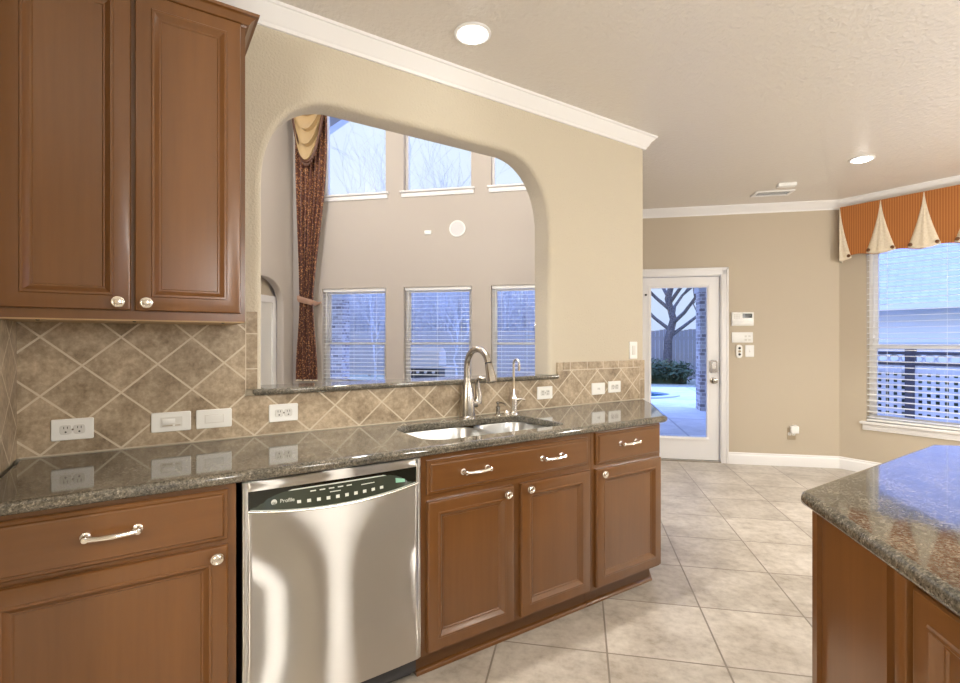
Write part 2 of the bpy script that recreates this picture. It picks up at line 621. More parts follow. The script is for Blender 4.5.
# header and jog between kitchen and living room
def wall_seg(name, a, b_, z0, z1, th, mat):
    """wall on the left-hand side of a->b (outside)"""
    d = (Vector(b_) - Vector(a)).normalized()
    n = Vector((-d.y, d.x)) * th
    p = [a, b_, (b_[0] + n.x, b_[1] + n.y), (a[0] + n.x, a[1] + n.y)]
    return MB().slab(p, [], z0, z1).build(name, mat, kind='structure')
wall_seg('wall_header', (2.93, .15), (4.052, 1.789), 2.40, HI, .1, 'wall_living')
wall_seg('wall_jog', (4.052, 1.789), (4.60, 2.337), 0, HI, -.12, 'wall_living')
# left return wall and the unseen rest of the kitchen
wall_seg('wall_left', (-.363, -.9), (-.363, 0), 0, CEIL, .12, 'wall')
wall_seg('wall_left', (-1.9, -.9), (-.483, -.9), 0, CEIL, .12, 'wall')
wall_seg('wall_left', (-1.9, -5.6), (-1.9, -.9), 0, CEIL, .12, 'wall')
wall_seg('wall_right', (5.903, -2.6), (4.9, -3.6), 0, CEIL, .12, 'wall_tan')
wall_seg('wall_right', (4.9, -3.6), (4.9, -5.6), 0, CEIL, .12, 'wall_tan')

def wall_open(name, F, x0, x1, z0, z1, th, rects, mat):
    """a wall in frame F with rectangular openings"""
    holes = [[(a, c), (b_, c), (b_, d), (a, d)] for a, b_, c, d in rects]
    return MB(F).slab([(x0, z0), (x1, z0), (x1, z1), (x0, z1)], holes, 0, th, 0, 0, xz).build(name, mat, kind='structure')
WX = [(-1.89, -.955), (-.70, .235), (.494, 1.425)]
LZ, UZ = (.70, 2.02), (3.31, 4.62)
wall_open('wall_back', FL, -2.55, 1.62, 0, HI, .2, [(a, b_, *z) for a, b_ in WX for z in (LZ, UZ)], 'wall_living')
wall_open('wall_door', FD, 1.60, 4.30, -.1, CEIL, .15, [(2.25, 3.105, -.05, 2.005)], 'wall_tan')
wall_open('wall_window', FN, -.0, 2.62, 0, CEIL, .15, [(.295, 1.50, .51, 2.45)], 'wall_tan')
wall_open('wall_rear', frame(4.9, -5.6, 180), 0, 6.8, 0, CEIL, .15, [(1.6, 2.5, .0, 2.1), (3.6, 4.9, .95, 2.2)], 'wall')
lw = MB(FW)
lh = arch_hole(3.72, 4.600, .0, 2.125, .42, .36)
lw.slab([(-.86, -.02), (4.835, -.02), (4.835, HI), (-.86, HI)], [lh], 0, .11, 0, .015, xz)
lw.build('wall_living_left', 'wall_living', kind='structure')
# hall behind the living room arch
hl = MB(FW)
hl.box(3.3, 4.83, .16, .24, 0, 2.6)
hl.build('wall_hall', 'wall_tan', kind='structure')
hd = struct('door_2', (4.15, .14, 0), FW)
MB(FW).box(3.66, 3.75, .125, .16, 0, 1.905).box(4.54, 4.665, .125, .16, 0, 1.905).box(3.75, 4.54, .125, .16, 1.815, 1.905).box(4.645, 4.665, .115, .125, 0, 1.905).build('door_casing', 'white', hd)
MB(FW).box(3.75, 4.54, .145, .16, 0, 1.815).build('door_slab', 'offwhite', hd)
MB(FW).box(3.3, 4.83, 0, .24, -.1, 0).build('floor', 'floor', kind='structure')

# mouldings
CROWN = [(0, -.088), (.012, -.088), (.015, -.074), (.024, -.066), (.036, -.040), (.052, -.024), (.058, -.014), (.066, -.012), (.068, 0), (0, 0)]
BASE = [(0, 0), (.016, 0), (.016, .085), (.012, .098), (.008, .102), (.006, .118), (0, .122)]
MB().sweep([(-.363, 0), (2.92, 0), (2.92, .15), (3.05, .34)], CROWN, CEIL).build('trim_1', 'white', kind='structure')
MB().sweep([(4.052, 1.789), (5.903, -.062), (5.903, -2.6)], CROWN, CEIL).build('trim_2', 'white', kind='structure')
def fd(x, y=0): q = FD @ Vector((x, y, 0)); return (q.x, q.y)
MB().sweep([fd(3.17), (5.903, -.062), (5.903, -2.6)], BASE, 0).build('baseboard_right', 'white', kind='structure')
MB(FD).sweep([(1.61, 0), (2.18, 0)], BASE, 0).build('baseboard_back', 'white', kind='structure')

# ------------------------------------------------------------------ windows
def window(n, F, x0, x1, z0, z1, y0, rail=None, sill=True, mull=None):
    w = struct('window_%d' % n, ((x0 + x1) / 2, y0, z0), F)
    f = MB(F)
    def fr(a, b_, c, d, th, ya, yb):
        f.box(a, b_, ya, yb, c, c + th).box(a, b_, ya, yb, d - th, d).box(a, a + th, ya, yb, c + th, d - th).box(b_ - th, b_, ya, yb, c + th, d - th)
    fr(x0, x1, z0, z1, .030, y0, y0 + .07)
    if rail:
        fr(x0 + .03, x1 - .03, z0 + .03, rail + .018, .030, y0 + .005, y0 + .035)
        fr(x0 + .03, x1 - .03, rail - .018, z1 - .03, .030, y0 + .036, y0 + .066)
    f.build('window_frame', 'white', w)
    g = MB(F)
    if rail:
        g.box(x0 + .06, x1 - .06, y0 + .018, y0 + .022, z0 + .06, rail - .012)
        g.box(x0 + .06, x1 - .06, y0 + .049, y0 + .053, rail + .012, z1 - .06)
    else:
        g.box(x0 + .03, x1 - .03, y0 + .033, y0 + .037, z0 + .03, z1 - .03)
    g.build('pane', 'glass', w, 0)
    if sill:
        MB(F).box(x0 - .045, x1 + .045, -.045, y0, z0 - .025, z0, .006).box(x0 - .03, x1 + .03, -.016, 0, z0 - .085, z0 - .025, .005).build('window_sill', 'white', w)
    return w
n = 1
for a, b_ in WX:
    window(n, FL, a, b_, *LZ, .10, 1.262); n += 1
for a, b_ in WX:
    window(n, FL, a, b_, *UZ, .10, None, True); n += 1
window(n, FN, .295, 1.50, .51, 2.45, .07, 1.235); n += 1
window(n, frame(4.9, -5.6, 180), 1.6, 2.5, .0, 2.1, .05, None, False); n += 1
window(n, frame(4.9, -5.6, 180), 3.6, 4.9, .95, 2.2, .05, 1.6, False)

def blind(F, x0, x1, z0, z1, label, group, pitch, y=.045, tilt=.10):
    b_ = thing('window_blind', label, 'blind', ((x0 + x1) / 2, y, z1), F, group)
    MB(F).box(x0, x1, y - .028, y + .028, z1 - .045, z1, .004).build('headrail', 'white_pl', b_)
    sl = MB(F)
    z = z0 + .04
    hw = .023
    while z < z1 - .055:
        c_, s_ = math.cos(tilt) * hw, math.sin(tilt) * hw
        sl.add([(x0 + .004, y - c_, z - s_), (x1 - .004, y - c_, z - s_), (x1 - .004, y, z + .002), (x0 + .004, y, z + .002), (x1 - .004, y + c_, z + s_), (x0 + .004, y + c_, z + s_),
                (x0 + .004, y - c_, z - s_ - .0028), (x1 - .004, y - c_, z - s_ - .0028), (x1 - .004, y, z - .0008), (x0 + .004, y, z - .0008), (x1 - .004, y + c_, z + s_ - .0028), (x0 + .004, y + c_, z + s_ - .0028)],
               [(0, 1, 2, 3), (3, 2, 4, 5), (9, 8, 7, 6), (11, 10, 8, 9), (0, 6, 7, 1), (5, 4, 10, 11), (0, 3, 9, 6), (3, 5, 11, 9), (1, 7, 8, 2), (2, 8, 10, 4)])
        z += pitch
    sl.build('slats', 'white_pl', b_, 0)
    MB(F).box(x0 + .002, x1 - .002, y - .024, y + .024, z0 + .002, z0 + .022, .004).build('bottom_rail', 'white_pl', b_)
    for fx in (.14, .5, .86):
        x = x0 + (x1 - x0) * fx
        MB(F).box(x - .0012, x + .0012, y - .026, y - .024, z0 + .01, z1 - .03).build('ladder_cord', 'white_pl', b_, 0)
    MB(F).tube([(x0 + .05, y - .036, z1 - .03), (x0 + .05, y - .04, z1 - .60)], .004, 6).build('tilt_wand', 'white_pl', b_)
    return b_
LB = ['white horizontal blind on the living room window beside the brown curtain',
      'white horizontal blind on the middle living room window, white grill seen through it',
      'white horizontal blind on the living room window behind the slim water tap']
for (a, b_), l in zip(WX, LB):
    blind(FL, a + .01, b_ - .01, LZ[0], LZ[1], l, 'living room window blinds', .0525)
blind(FN, .299, 1.495, .515, 2.44, 'white horizontal blind on the breakfast window under the orange valance', None, .0545, .006)

# ------------------------------------------------------------------ glass patio door
d1 = struct('door_1', (2.68, .03, 0), FD)
c_ = MB(FD)
prof = [(0, 0), (.07, 0), (.072, .006), (.066, .018), (.02, .020), (.012, .014), (0, .012)]
for xa, sg in ((3.095, 1), (2.26, -1)):
    c_.box(*sorted((xa, xa + sg * .072)), -.018, 0, 0, 2.075, .005)
    c_.box(*sorted((xa + sg * .05, xa + sg * .072)), -.026, 0, 0, 2.075, .004)
c_.box(2.188, 3.167, -.018, 0, 1.998, 2.075, .005)
c_.box(2.188, 3.167, -.026, 0, 2.053, 2.075, .004)
c_.build('door_casing', 'white', d1)
MB(FD).box(2.25, 2.264, 0, .15, 0, 2.0).box(3.091, 3.105, 0, .15, 0, 2.0).box(2.25, 3.105, 0, .15, 1.99, 2.005).build('door_jamb', 'white', d1)
gx0, gx1, gz0, gz1 = 2.392, 2.962, .26, 1.872
dl = MB(FD)
dl.slab([(2.268, .018), (3.087, .018), (3.087, 1.986), (2.268, 1.986)], [[(gx0 - .02, gz0 - .02), (gx1 + .02, gz0 - .02), (gx1 + .02, gz1 + .02), (gx0 - .02, gz1 + .02)]], .03, .072, .003, 0, xz)
dl.build('door_slab', 'white', d1)
gb = MB(FD)
R4 = lambda i, y: [(gx0 - i, y, gz0 - i), (gx1 + i, y, gz0 - i), (gx1 + i, y, gz1 + i), (gx0 - i, y, gz1 + i)]
gb.rings([R4(.034, .030), R4(.032, .022), R4(.022, .018), R4(.008, .024), R4(0, .032), R4(0, .07)], False)
gb.build('glass_bead', 'white', d1)
MB(FD).box(gx0 - .002, gx1 + .002, .048, .054, gz0 - .002, gz1 + .002).build('pane', 'glass', d1, 0)
MB(FD).box(2.25, 3.105, -.01, .15, .0, .016).build('threshold', 'nickel', d1)
hw = MB(FD)
hw.slab([(x + 3.026, z + 1.025) for x, z in rrect(-.040, .040, -.070, .068, .024)], [], .03, .008, .006, 0, xz, both=False)
hw.build('deadbolt', 'nickel_dk', d1)
MB(FD).slab([(x + 3.026, z + 1.035) for x, z in rrect(-.020, .020, -.036, .036, .01)], [], .008, -.004, .004, 0, xz, both=False).build('deadbolt_cover', 'nickel_lt', d1)
MB(FD).lathe([(.033, .03), (.033, .022), (.014, .018), (.012, -.012), (.026, -.022), (.030, -.036), (.024, -.048), (.008, -.052)], (3.026, 0, .872), 'y').build('door_knob', 'nickel_dk', d1)
for z in (.25, 1.0, 1.78):
    MB(FD).tube([(2.266, .022, z - .045), (2.266, .022, z + .045)], .008, 8).build('hinge', 'nickel', d1)
MB(FD).lathe([(.012, .03), (.012, .02), (.006, .018), (.006, .002), (.010, 0)], (2.335, 0, 1.80), 'y', 10).build('door_viewer', 'dark', d1)

# ------------------------------------------------------------------ backsplash
bs = MB()
bsd = .012
bs.cur = 0
bs.slab([(-.351, .894), (2.862, .894), (2.862, 1.112), (2.104, 1.112), (2.104, 1.063), (.357, 1.063), (.357, 1.36), (-.351, 1.36)], [], -bsd, -.0005, 0, 0, xz)
bs.cur = 1
bs.box(.361, .404, -bsd - .001, -.0005, 1.09, 1.415)
bs.box(2.150, 2.866, -bsd - .001, -.0005, 1.116, 1.162)
bs.box(2.866, 2.912, -bsd - .001, -.0005, .894, 1.162)
bs.box(2.100, 2.146, -bsd - .001, -.0005, 1.093, 1.162)
bs.cur = 2
bs.box(.357, .361, -bsd - .0005, -.0005, 1.09, 1.415); bs.box(2.146, 2.866, -bsd - .0005, -.0005, 1.111, 1.116); bs.box(2.862, 2.866, -bsd - .0005, -.0005, .894, 1.112)
bs.box(-.345, 2.862, -bsd - .0005, -.0005, .8925, .8965)
o = bs.build('backsplash', ['bs_diag', 'bs_row', 'grout'], None, 0)
tag(o, 'tan stone tile backsplash laid diagonally along the sink wall', 'backsplash')
sb = MB()
sb.box(-.363, -.351, -.66, -.012, .894, 1.36)
tag(sb.build('backsplash', 'bs_left', None, 0), 'tan diagonal tile on the short side wall at the far left', 'backsplash')

# ------------------------------------------------------------------ granite tops
ct = MB()
top = [(-.3505, -.615)] + [(2.315, -.615)]
cr = [(2.345, -.607), (2.364, -.588), (2.385, -.560)]
top += cr + [(2.715, -.235), (2.905, -.014), (-.3505, -.014)]
sh = rrect(.955, 1.70, -.515, -.125, [.09, .05, .09, .10], 6)
sh = [(x, y + .018 * math.sin(max(0, min(1, (x - .955) / .745)) * 2 * PI) * (1 if y > -.3 else 0)) for x, y in sh]
ct.slab(top, [sh], .892, .857, .016, .006)
tag(ct.build('countertop', 'granite'), 'speckled brown granite countertop along the sink wall with an angled end', 'countertop')
lg = MB()
lo = [(.385, -.040), (2.085, -.040), (2.085, -.0135), (2.040, -.0135), (2.040, .185), (.427, .185), (.427, -.0135), (.385, -.0135)]
lg.slab(lo, [], 1.091, 1.065, .010, 0)
tag(lg.build('granite_ledge', 'granite'), 'granite ledge across the bottom of the arched pass-through', 'ledge')

# ------------------------------------------------------------------ cabinet helpers
def raised_panel(mb, x0, x1, z0, z1, y, rings):
    """y = plane the panel sits on; rings (inset, proud)"""
    mb.rings([[(x0 + i, y - d, z0 + i), (x1 - i, y - d, z0 + i), (x1 - i, y - d, z1 - i), (x0 + i, y - d, z1 - i)] for i, d in rings], True, True)
DOOR = [(0, 0), (0, .014), (.003, .019), (.008, .0205), (.044, .0205), (.047, .0240), (.053, .0240), (.057, .0190), (.067, .0095), (.071, .0095), (.074, .006)]
DRAW = [(0, 0), (0, .009), (.004, .0120), (.011, .0130), (.014, .0185), (.018, .0205), (.024, .0205)]
def knob(parent, x, z, y, F=F0):
    MB(F).lathe([(.0065, 0), (.0065, -.010), (.013, -.013), (.0185, -.018), (.0195, -.022), (.0175, -.026), (.0150, -.0265), (.0130, -.0240), (.0110, -.0245), (.008, -.0275), (.002, -.0285)], (x, y, z), 'y', 20, .92).build('knob', 'nickel_lt', parent)
def pull(parent, x, z, y, w=.058):
    p = MB()
    pts, rad = [], []
    for i in range(13):
        u = -1 + 2 * i / 12
        pts.append((x + u * w, y - .025 - .007 * (1 - u * u), z - .002 * (1 - u * u) + .003))
        rad.append(.0078 - .0014 * math.sin(abs(u) * PI))
    p.tube(pts, rad, 10)
    for sg in (-1, 1):
        p.lathe([(.013, 0), (.0125, -.003), (.008, -.006), (.007, -.016), (.0085, -.020), (.0098, -.026), (.0082, -.031), (.003, -.033)], (x + sg * w, y, z + .003), 'y', 14)
    p.build('handle', 'nickel_lt', parent)
def cab_door(parent, x0, x1, z0, z1, y, kx, kz, F=F0):
    mb = MB(F)
    raised_panel(mb, x0, x1, z0, z1, y, DOOR)
    d = mb.build('door', 'wood_v', parent, 20)
    if kx is not None: knob(d, kx, kz, y - .0195, F)
    return d
def cab_drawer(parent, x0, x1, z0, z1, y, hs, name='drawer'):
    mb = MB()
    raised_panel(mb, x0, x1, z0, z1, y, DRAW)
    d = mb.build(name, 'wood_h', parent, 20)
    for hx, hz in hs: pull(d, hx, hz, y - .0200)
    return d

def face_frame(parent, x0, x1, z0, z1, y0, y1, holes):
    MB().slab([(x0, z0), (x1, z0), (x1, z1), (x0, z1)], [[(a, c), (b2, c), (b2, d), (a, d)] for a, b2, c, d in holes], y0, y1, 0, 0, xz).build('face_frame', 'wood_v', parent, 0)
# upper cabinet
U = thing('wall_cabinet', 'cherry wood upper cabinet with two doors over the left counter', 'cabinet', (-.02, -.33, 1.36))
b_ = MB()
b_.box(-.350, .3065, -.31, -.014, 1.372, 2.466)
b_.build('carcass', 'wood_v', U, 0)
face_frame(U, -.350, .3075, 1.3605, 2.450, -.33, -.31, [(-.318, -.045, 1.412, 2.39), (-.005, .272, 1.412, 2.39)])
MB().box(-.350, .3065, -.326, -.014, 1.3565, 1.372).build('bottom_rail', 'wood_raw', U, 0)
cab_door(U, -.340, -.029, 1.389, 2.413, -.33, -.062, 1.414)
cab_door(U, -.019, .291, 1.389, 2.413, -.33, .012, 1.414)
cp = [(0, 0), (.003, 0), (.005, .006), (.010, .008), (.013, .010), (.018, .019), (.028, .027), (.032, .030), (.040, .031), (.042, .040), (0, .040)]
MB().sweep([(-.350, -.33), (.3075, -.33), (.3075, -.002)], cp, 2.411).build('cornice', 'wood_h', U)
for x in (-.26, -.02, .24):
    MB().lathe([(.005, 0), (.005, -.003), (.002, -.004)], (x, -.3, 1.357), 'z', 10).build('screw', 'dark', U)

# base cabinets
def base_box(parent, x0, x1, holes, hollow=False):
    b_ = MB()
    if hollow:
        b_.box(x0, x0 + .016, -.555, -.016, .09, .856).box(x1 - .016, x1, -.555, -.016, .09, .856).box(x0 + .016, x1 - .016, -.555, -.016, .09, .106).box(x0 + .016, x1 - .016, -.032, -.016, .106, .856)
    else:
        b_.box(x0, x1, -.555, -.016, .09, .856)
    b_.build('carcass', 'wood_v', parent, 0)
    face_frame(parent, x0, x1, .085, .856, -.575, -.555, holes)
def toe(parent, x0, x1, end=None):
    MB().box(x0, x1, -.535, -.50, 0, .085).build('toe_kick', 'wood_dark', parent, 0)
    q = [(0, 0), (.016, 0), (.015, .007), (.010, .014), (.0, .018)]
    pth = [(x0, -.535), (x1, -.535)] if end is None else [(x0, -.535), (x1, -.535), end]
    MB().sweep(pth, q, 0).build('shoe_mould', 'wood_h', parent)
B1 = thing('base_cabinet', 'cherry base cabinet with drawer and door left of the dishwasher', 'cabinet', (-.05, -.575, 0))
base_box(B1, -.350, .243, [(-.332, .206, .105, .664), (-.332, .206, .690, .835)])
cab_drawer(B1, -.342, .2195, .685, .839, -.575, [(-.067, .765)])
cab_door(B1, -.342, .2195, .10, .671, -.575, .186, .642)
toe(B1, -.350, .243)
B2 = thing('base_cabinet', 'cherry sink base cabinet with two doors under one wide false drawer', 'cabinet', (1.34, -.575, 0))
base_box(B2, .879, 1.797, [(.912, 1.312, .11, .670), (1.364, 1.766, .11, .670), (.912, 1.766, .712, .825)], True)
cab_drawer(B2, .905, 1.768, .703, .834, -.575, [(1.119, .770), (1.531, .770)], 'false_drawer')
cab_door(B2, .905, 1.318, .10, .677, -.575, 1.272, .650)
cab_door(B2, 1.358, 1.776, .10, .677, -.575, 1.394, .652)
toe(B2, .879, 1.797)
B3 = thing('base_cabinet', 'narrow cherry base cabinet at the angled right end of the counter', 'cabinet', (2.07, -.575, 0))
b_ = MB()
b_.slab([(1.8, -.555), (2.322, -.555), (2.845, -.032), (2.845, -.016), (1.8, -.016)], [], .09, .856)
b_.build('carcass', 'wood_v', B3, 0)
face_frame(B3, 1.8, 2.320, .085, .856, -.575, -.555, [(1.832, 2.29, .11, .66), (1.832, 2.29, .70, .840)])
cab_drawer(B3, 1.822, 2.310, .692, .846, -.575, [(2.043, .778)])
cab_door(B3, 1.822, 2.310, .10, .672, -.575, 1.855, .650)
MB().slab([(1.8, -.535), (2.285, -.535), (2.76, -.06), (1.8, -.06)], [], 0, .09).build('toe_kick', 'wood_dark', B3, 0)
MB().sweep([(1.8, -.535), (2.285, -.535), (2.70, -.12)], [(0, 0), (.016, 0), (.015, .007), (.010, .014), (.0, .018)], 0).build('shoe_mould', 'wood_h', B3)

# ------------------------------------------------------------------ dishwasher
D = thing('dishwasher', 'stainless steel dishwasher with a dark curved control panel', 'dishwasher', (.558, -.595, 0))
X0, X1 = .259, .874
MB().box(X0 + .004, X1 - .004, -.56, -.03, .03, .845).build('tub', 'ext_dark', D, 0)
NU = 48
def bul(u): return -.596 - .009 * (1 - (2 * u - 1) ** 2)
def zc(u): return .764 - .030 * (1 - (2 * u - 1) ** 2)      # lower edge of the control pocket
st = MB()
vs, fs = [], []
def patch(us, zfun):
    base = len(st.v)
    rows = len(zfun(us[0]))
    vs = [(X0 + (X1 - X0) * u, bul(u) + (0.004 if abs(2 * u - 1) > .985 else 0), z) for u in us for z in zfun(u)]
    fs = [(i * rows + j, (i + 1) * rows + j, (i + 1) * rows + j + 1, i * rows + j + 1) for i in range(len(us) - 1) for j in range(rows - 1)]
    st.add(vs, fs)
U_ = [i / NU for i in range(NU + 1)]
mg = .022
inner = [mg + (1 - 2 * mg) * i / NU for i in range(NU + 1)]
patch([0, .006] + inner[:1], lambda u: [.10, .3, .5, zc(mg), .822, .850])
patch(inner[-1:] + [.994, 1], lambda u: [.10, .3, .5, zc(mg), .822, .850])
patch(inner, lambda u: [.10, .3, .5, zc(u)])
patch(inner, lambda u: [.822, .850])
dd = st.build('door_panel', 'steel', D, 50)
so = dd.modifiers.new('thickness', 'SOLIDIFY')
so.thickness = .02
so.offset = -1
cpn = MB()
r0 = [(X0 + (X1 - X0) * u, -.589, zc(u) - .004) for u in inner] + [(X0 + (X1 - X0) * u, -.589, .826) for u in inner[::-1]]
cpn.add(r0, [tuple(range(len(r0)))])
r1 = [(x, y + .02, z) for x, y, z in r0]
cpn.add(r0 + r1, [(i, (i + 1) % len(r0), len(r0) + (i + 1) % len(r0), len(r0) + i) for i in range(len(r0))])
pk = cpn.build('control_pocket', 'black_gl', D)
# tilted fascia with a pale outline
fa = [.035 + .93 * i / 30 for i in range(31)]
def fas(u, lift):
    zb = zc(u) + .004
    edge = min((u - .035) / .10, (.965 - u) / .10, 1)
    zt = zb + (.800 - zc(u)) * max(0.02, edge)
    return zb, zt
def fascia_mb(grow, dy):
    q = MB()
    lo_ = [(X0 + (X1 - X0) * u, bul(u) + .006 + dy, fas(u, 0)[0] - grow) for u in fa]
    hi_ = [(X0 + (X1 - X0) * u, bul(u) + .014 + dy, fas(u, 0)[1] + grow) for u in fa]
    nn = len(fa)
    bk = [(x, -.585, z) for x, y, z in lo_ + hi_]
    q.add(lo_ + hi_ + bk, [(i, i + 1, nn + i + 1, nn + i) for i in range(nn - 1)] + [(2 * nn + i, i, nn + i, 3 * nn + i) for i in (0, nn - 1)] + [(2 * nn + i, 2 * nn + i + 1, i + 1, i) for i in range(nn - 1)] + [(nn + i, nn + i + 1, 3 * nn + i + 1, 3 * nn + i) for i in range(nn - 1)])
    return q
fascia_mb(.0034, -.0004).build('fascia_rim', 'mark', D)
MB().tube([(X0 + (X1 - X0) * u, bul(u) - .001, zc(u) - .001) for u in inner], .0035, 8).build('pocket_lip', 'nickel_lt', D)
fc = fascia_mb(0, -.0012).build('fascia', 'plate_grey', D)
def fpt(u, v, lift=.0022):
    a, b2 = fas(u, 0)
    return (X0 + (X1 - X0) * u, bul(u) + .006 + .008 * v - lift, a + (b2 - a) * v)
def fquad(mb, u0, u1, v0, v1):
    q = [fpt(u0, v0), fpt(u1, v0), fpt(u1, v1), fpt(u0, v1)]
    mb.add(q + [(x, y + .0015, z) for x, y, z in q], [(0, 1, 2, 3), (0, 4, 5, 1), (1, 5, 6, 2), (2, 6, 7, 3), (3, 7, 4, 0), (4, 7, 6, 5)])
for i in range(10):
    u = .265 + i * .052
    q = MB(); fquad(q, u, u + .020, .28, .44)
    q.build('button', 'mark', fc, 0)
for qd in [(.335 + .05 * i, .365 + .05 * i, .80, .855) for i in range(5)] + [(.62, .70, .72, .76), (.44, .50, .62, .66)]:
    q = MB(); fquad(q, *qd); q.build('printed_legend', 'mark', fc, 0)
q = MB(); fquad(q, .835, .895, .42, .74); q.build('display', 'lcd', fc, 0)
q = MB(); c0 = fpt(.150, .46)
q.lathe([(.009, .001), (.009, 0), (.0075, -.0004), (.0072, .0002)], c0, 'y', 16); q.build('emblem', 'mark', fc)
def text_mesh(txt, size):
    cu = bpy.data.curves.new('t', 'FONT')
    cu.body = txt; cu.size = size; cu.extrude = .0004; cu.align_x = 'LEFT'
    to = bpy.data.objects.new('t', cu)
    COL.objects.link(to)
    dg = bpy.context.evaluated_depsgraph_get()
    me = bpy.data.meshes.new_from_object(to.evaluated_get(dg))
    bpy.data.objects.remove(to)
    return me
def text_obj(name, txt, size, loc, mat, parent, rot=(PI / 2, 0, 0)):
    me = text_mesh(txt, size)
    me.materials.clear(); me.materials.append(M[mat])
    o = bpy.data.objects.new(name, me)
    COL.objects.link(o)
    o.parent = parent
    o.location = wm(parent).inverted() @ Vector(loc)
    o.rotation_euler = rot
    return o
pt = fpt(.178, .40, .004)
text_obj('lettering', 'Profile', .017, pt, 'mark', fc, (PI / 2, 0, -.09))
pt = fpt(.1395, .37, .004)
text_obj('lettering', 'GE', .009, (pt[0], pt[1], pt[2] - .001), 'plate_grey', fc, (PI / 2, 0, -.09))
MB().box(X0 + .01, X1 - .01, -.53, -.50, .004, .098).build('toe_panel', 'ext_dark', D, 0)

# ------------------------------------------------------------------ sink
K = thing('sink', 'stainless steel double bowl sink set under the granite', 'sink', (1.33, -.32, .67))
def bowl(x0, x1, y0, y1, dp, rr):
    q = MB()
    rs = []
    for ins, z, r_ in [(-.012, .8565, rr + .01), (0, .8562, rr), (.002, .850, rr), (.010, .76, rr), (.018, .857 - dp + .03, rr), (.030, .857 - dp + .008, rr * .9), (.055, .857 - dp, rr * .7)]:
        rs.append([(x, y, z) for x, y in rrect(x0 + ins, x1 - ins, y0 + ins, y1 - ins, r_, 6)])
    q.rings(rs, True)
    o = q.build('bowl', 'sink', K, 50)
    so = o.modifiers.new('thickness', 'SOLIDIFY'); so.thickness = .0012; so.offset = -1
    cx, cy = (x0 + x1) / 2, (y0 + y1) / 2 + .03
    MB().lathe([(.044, .857 - dp - .001), (.044, .857 - dp + .003), (.036, .857 - dp + .004), (.030, .857 - dp + .001), (.012, .857 - dp + .001), (.010, .857 - dp + .008), (.002, .857 - dp + .009)], (cx, cy, 0), 'z', 20).build('drain', 'chrome', o)
    return o
bowl(.958, 1.372, -.512, -.118, .20, .09)
bowl(1.392, 1.697, -.50, -.128, .17, .08)

# taps
T = thing('kitchen_faucet', 'brushed nickel gooseneck faucet with pull-down spray head', 'faucet', (1.418, -.062, .892))
fx, fy = 1.418, -.062
MB().lathe([(.046, .892), (.046, .898), (.042, .902), (.041, .94), (.0365, 1.0), (.0285, 1.05), (.0215, 1.085), (.0185, 1.10)], (fx, fy, 0), 'z', 24).build('body', 'nickel', T)
pts = [(fx, fy, 1.08), (fx, fy, 1.13)]
R_ = .098
for i in range(0, 15):
    a = PI - PI * .93 * i / 14
    pts.append((fx, fy - R_ - R_ * math.cos(a), 1.165 + R_ * .88 * math.sin(a)))
MB().tube(pts, [.0185, .0178] + [.0165] * 15, 14).build('spout', 'nickel', T)
e0, e1 = Vector(pts[-1]), (Vector(pts[-1]) - Vector(pts[-2])).normalized()
e1 = Vector((0, -.36, -1)).normalized()
MB().tube([e0 - e1 * .002, e0 + e1 * .004], .0172, 14).build('collar', 'dark', T)
sh_ = MB().tube([e0 + e1 * x for x in (.004, .012, .05, .085, .098, .100)], [.0165, .0190, .0225, .0255, .0265, .022], 16).build('spray_head', 'nickel', T)
lv = MB()
lv.tube([(fx + .026, fy - .006, .965), (fx + .054, fy - .016, .965)], [.023, .021], 14)
lv.tube([(fx + .054, fy - .016, .965), (fx + .060, fy - .019, 1.0), (fx + .054, fy - .018, 1.05), (fx + .046, fy - .022, 1.085), (fx + .052, fy - .045, 1.098), (fx + .064, fy - .066, 1.094)], [.022, .018, .0135, .0115, .0120, .008], 12)
lv.build('lever', 'nickel', T)
T2 = thing('water_tap', 'slim tall filtered water tap right of the main faucet', 'faucet', (1.72, -.068, .892))
tx, ty = 1.72, -.068
MB().lathe([(.025, .892), (.025, .899), (.018, .903), (.0165, .93), (.018, .965), (.0165, .985), (.010, 1.0), (.008, 1.03)], (tx, ty, 0), 'z', 18).build('body', 'nickel_lt', T2)
pts = [(tx, ty, 1.03), (tx, ty, 1.165)]
for i in range(11):
    a = PI - PI * i / 10
    pts.append((tx, ty - .024 - .024 * math.cos(a), 1.165 + .026 * math.sin(a)))
pts.append((tx, ty - .048, 1.150))
MB().tube(pts, [.0078, .0068] + [.0066] * 11 + [.007], 10).build('spout', 'nickel_lt', T2)
MB().tube([(tx, ty - .048, 1.152), (tx, ty - .048, 1.128)], [.008, .007], 10).build('spout_tip', 'nickel_lt', T2)
MB().tube([(tx + .010, ty, .965), (tx + .026, ty - .006, .966), (tx + .040, ty - .018, .970), (tx + .056, ty - .03, .966)], [.008, .008, .005, .004], 10).build('lever', 'nickel_lt', T2)
T3 = thing('soap_dispenser', 'short nickel soap dispenser between the two taps', 'soap dispenser', (1.605, -.078, .892))
MB().lathe([(.018, .892), (.018, .897), (.011, .900), (.010, .925), (.013, .932), (.013, .938), (.006, .941), (.006, .952), (.011, .955), (.012, .963), (.004, .966)], (1.605, -.078, 0), 'z', 16).build('pump', 'nickel', T3)
MB().tube([(1.605, -.078, .958), (1.612, -.10, .959), (1.618, -.122, .955), (1.620, -.128, .948)], [.0055, .005, .0045, .004], 8).build('nozzle', 'nickel', T3)
T4 = MB().lathe([(.017, .892), (.017, .897), (.013, .900), (.011, .912), (.003, .914)], (1.665, -.075, 0), 'z', 16).build('sink_hole_cap', 'nickel_lt')
tag(T4, 'small round nickel cap beside the slim water tap', 'cap')

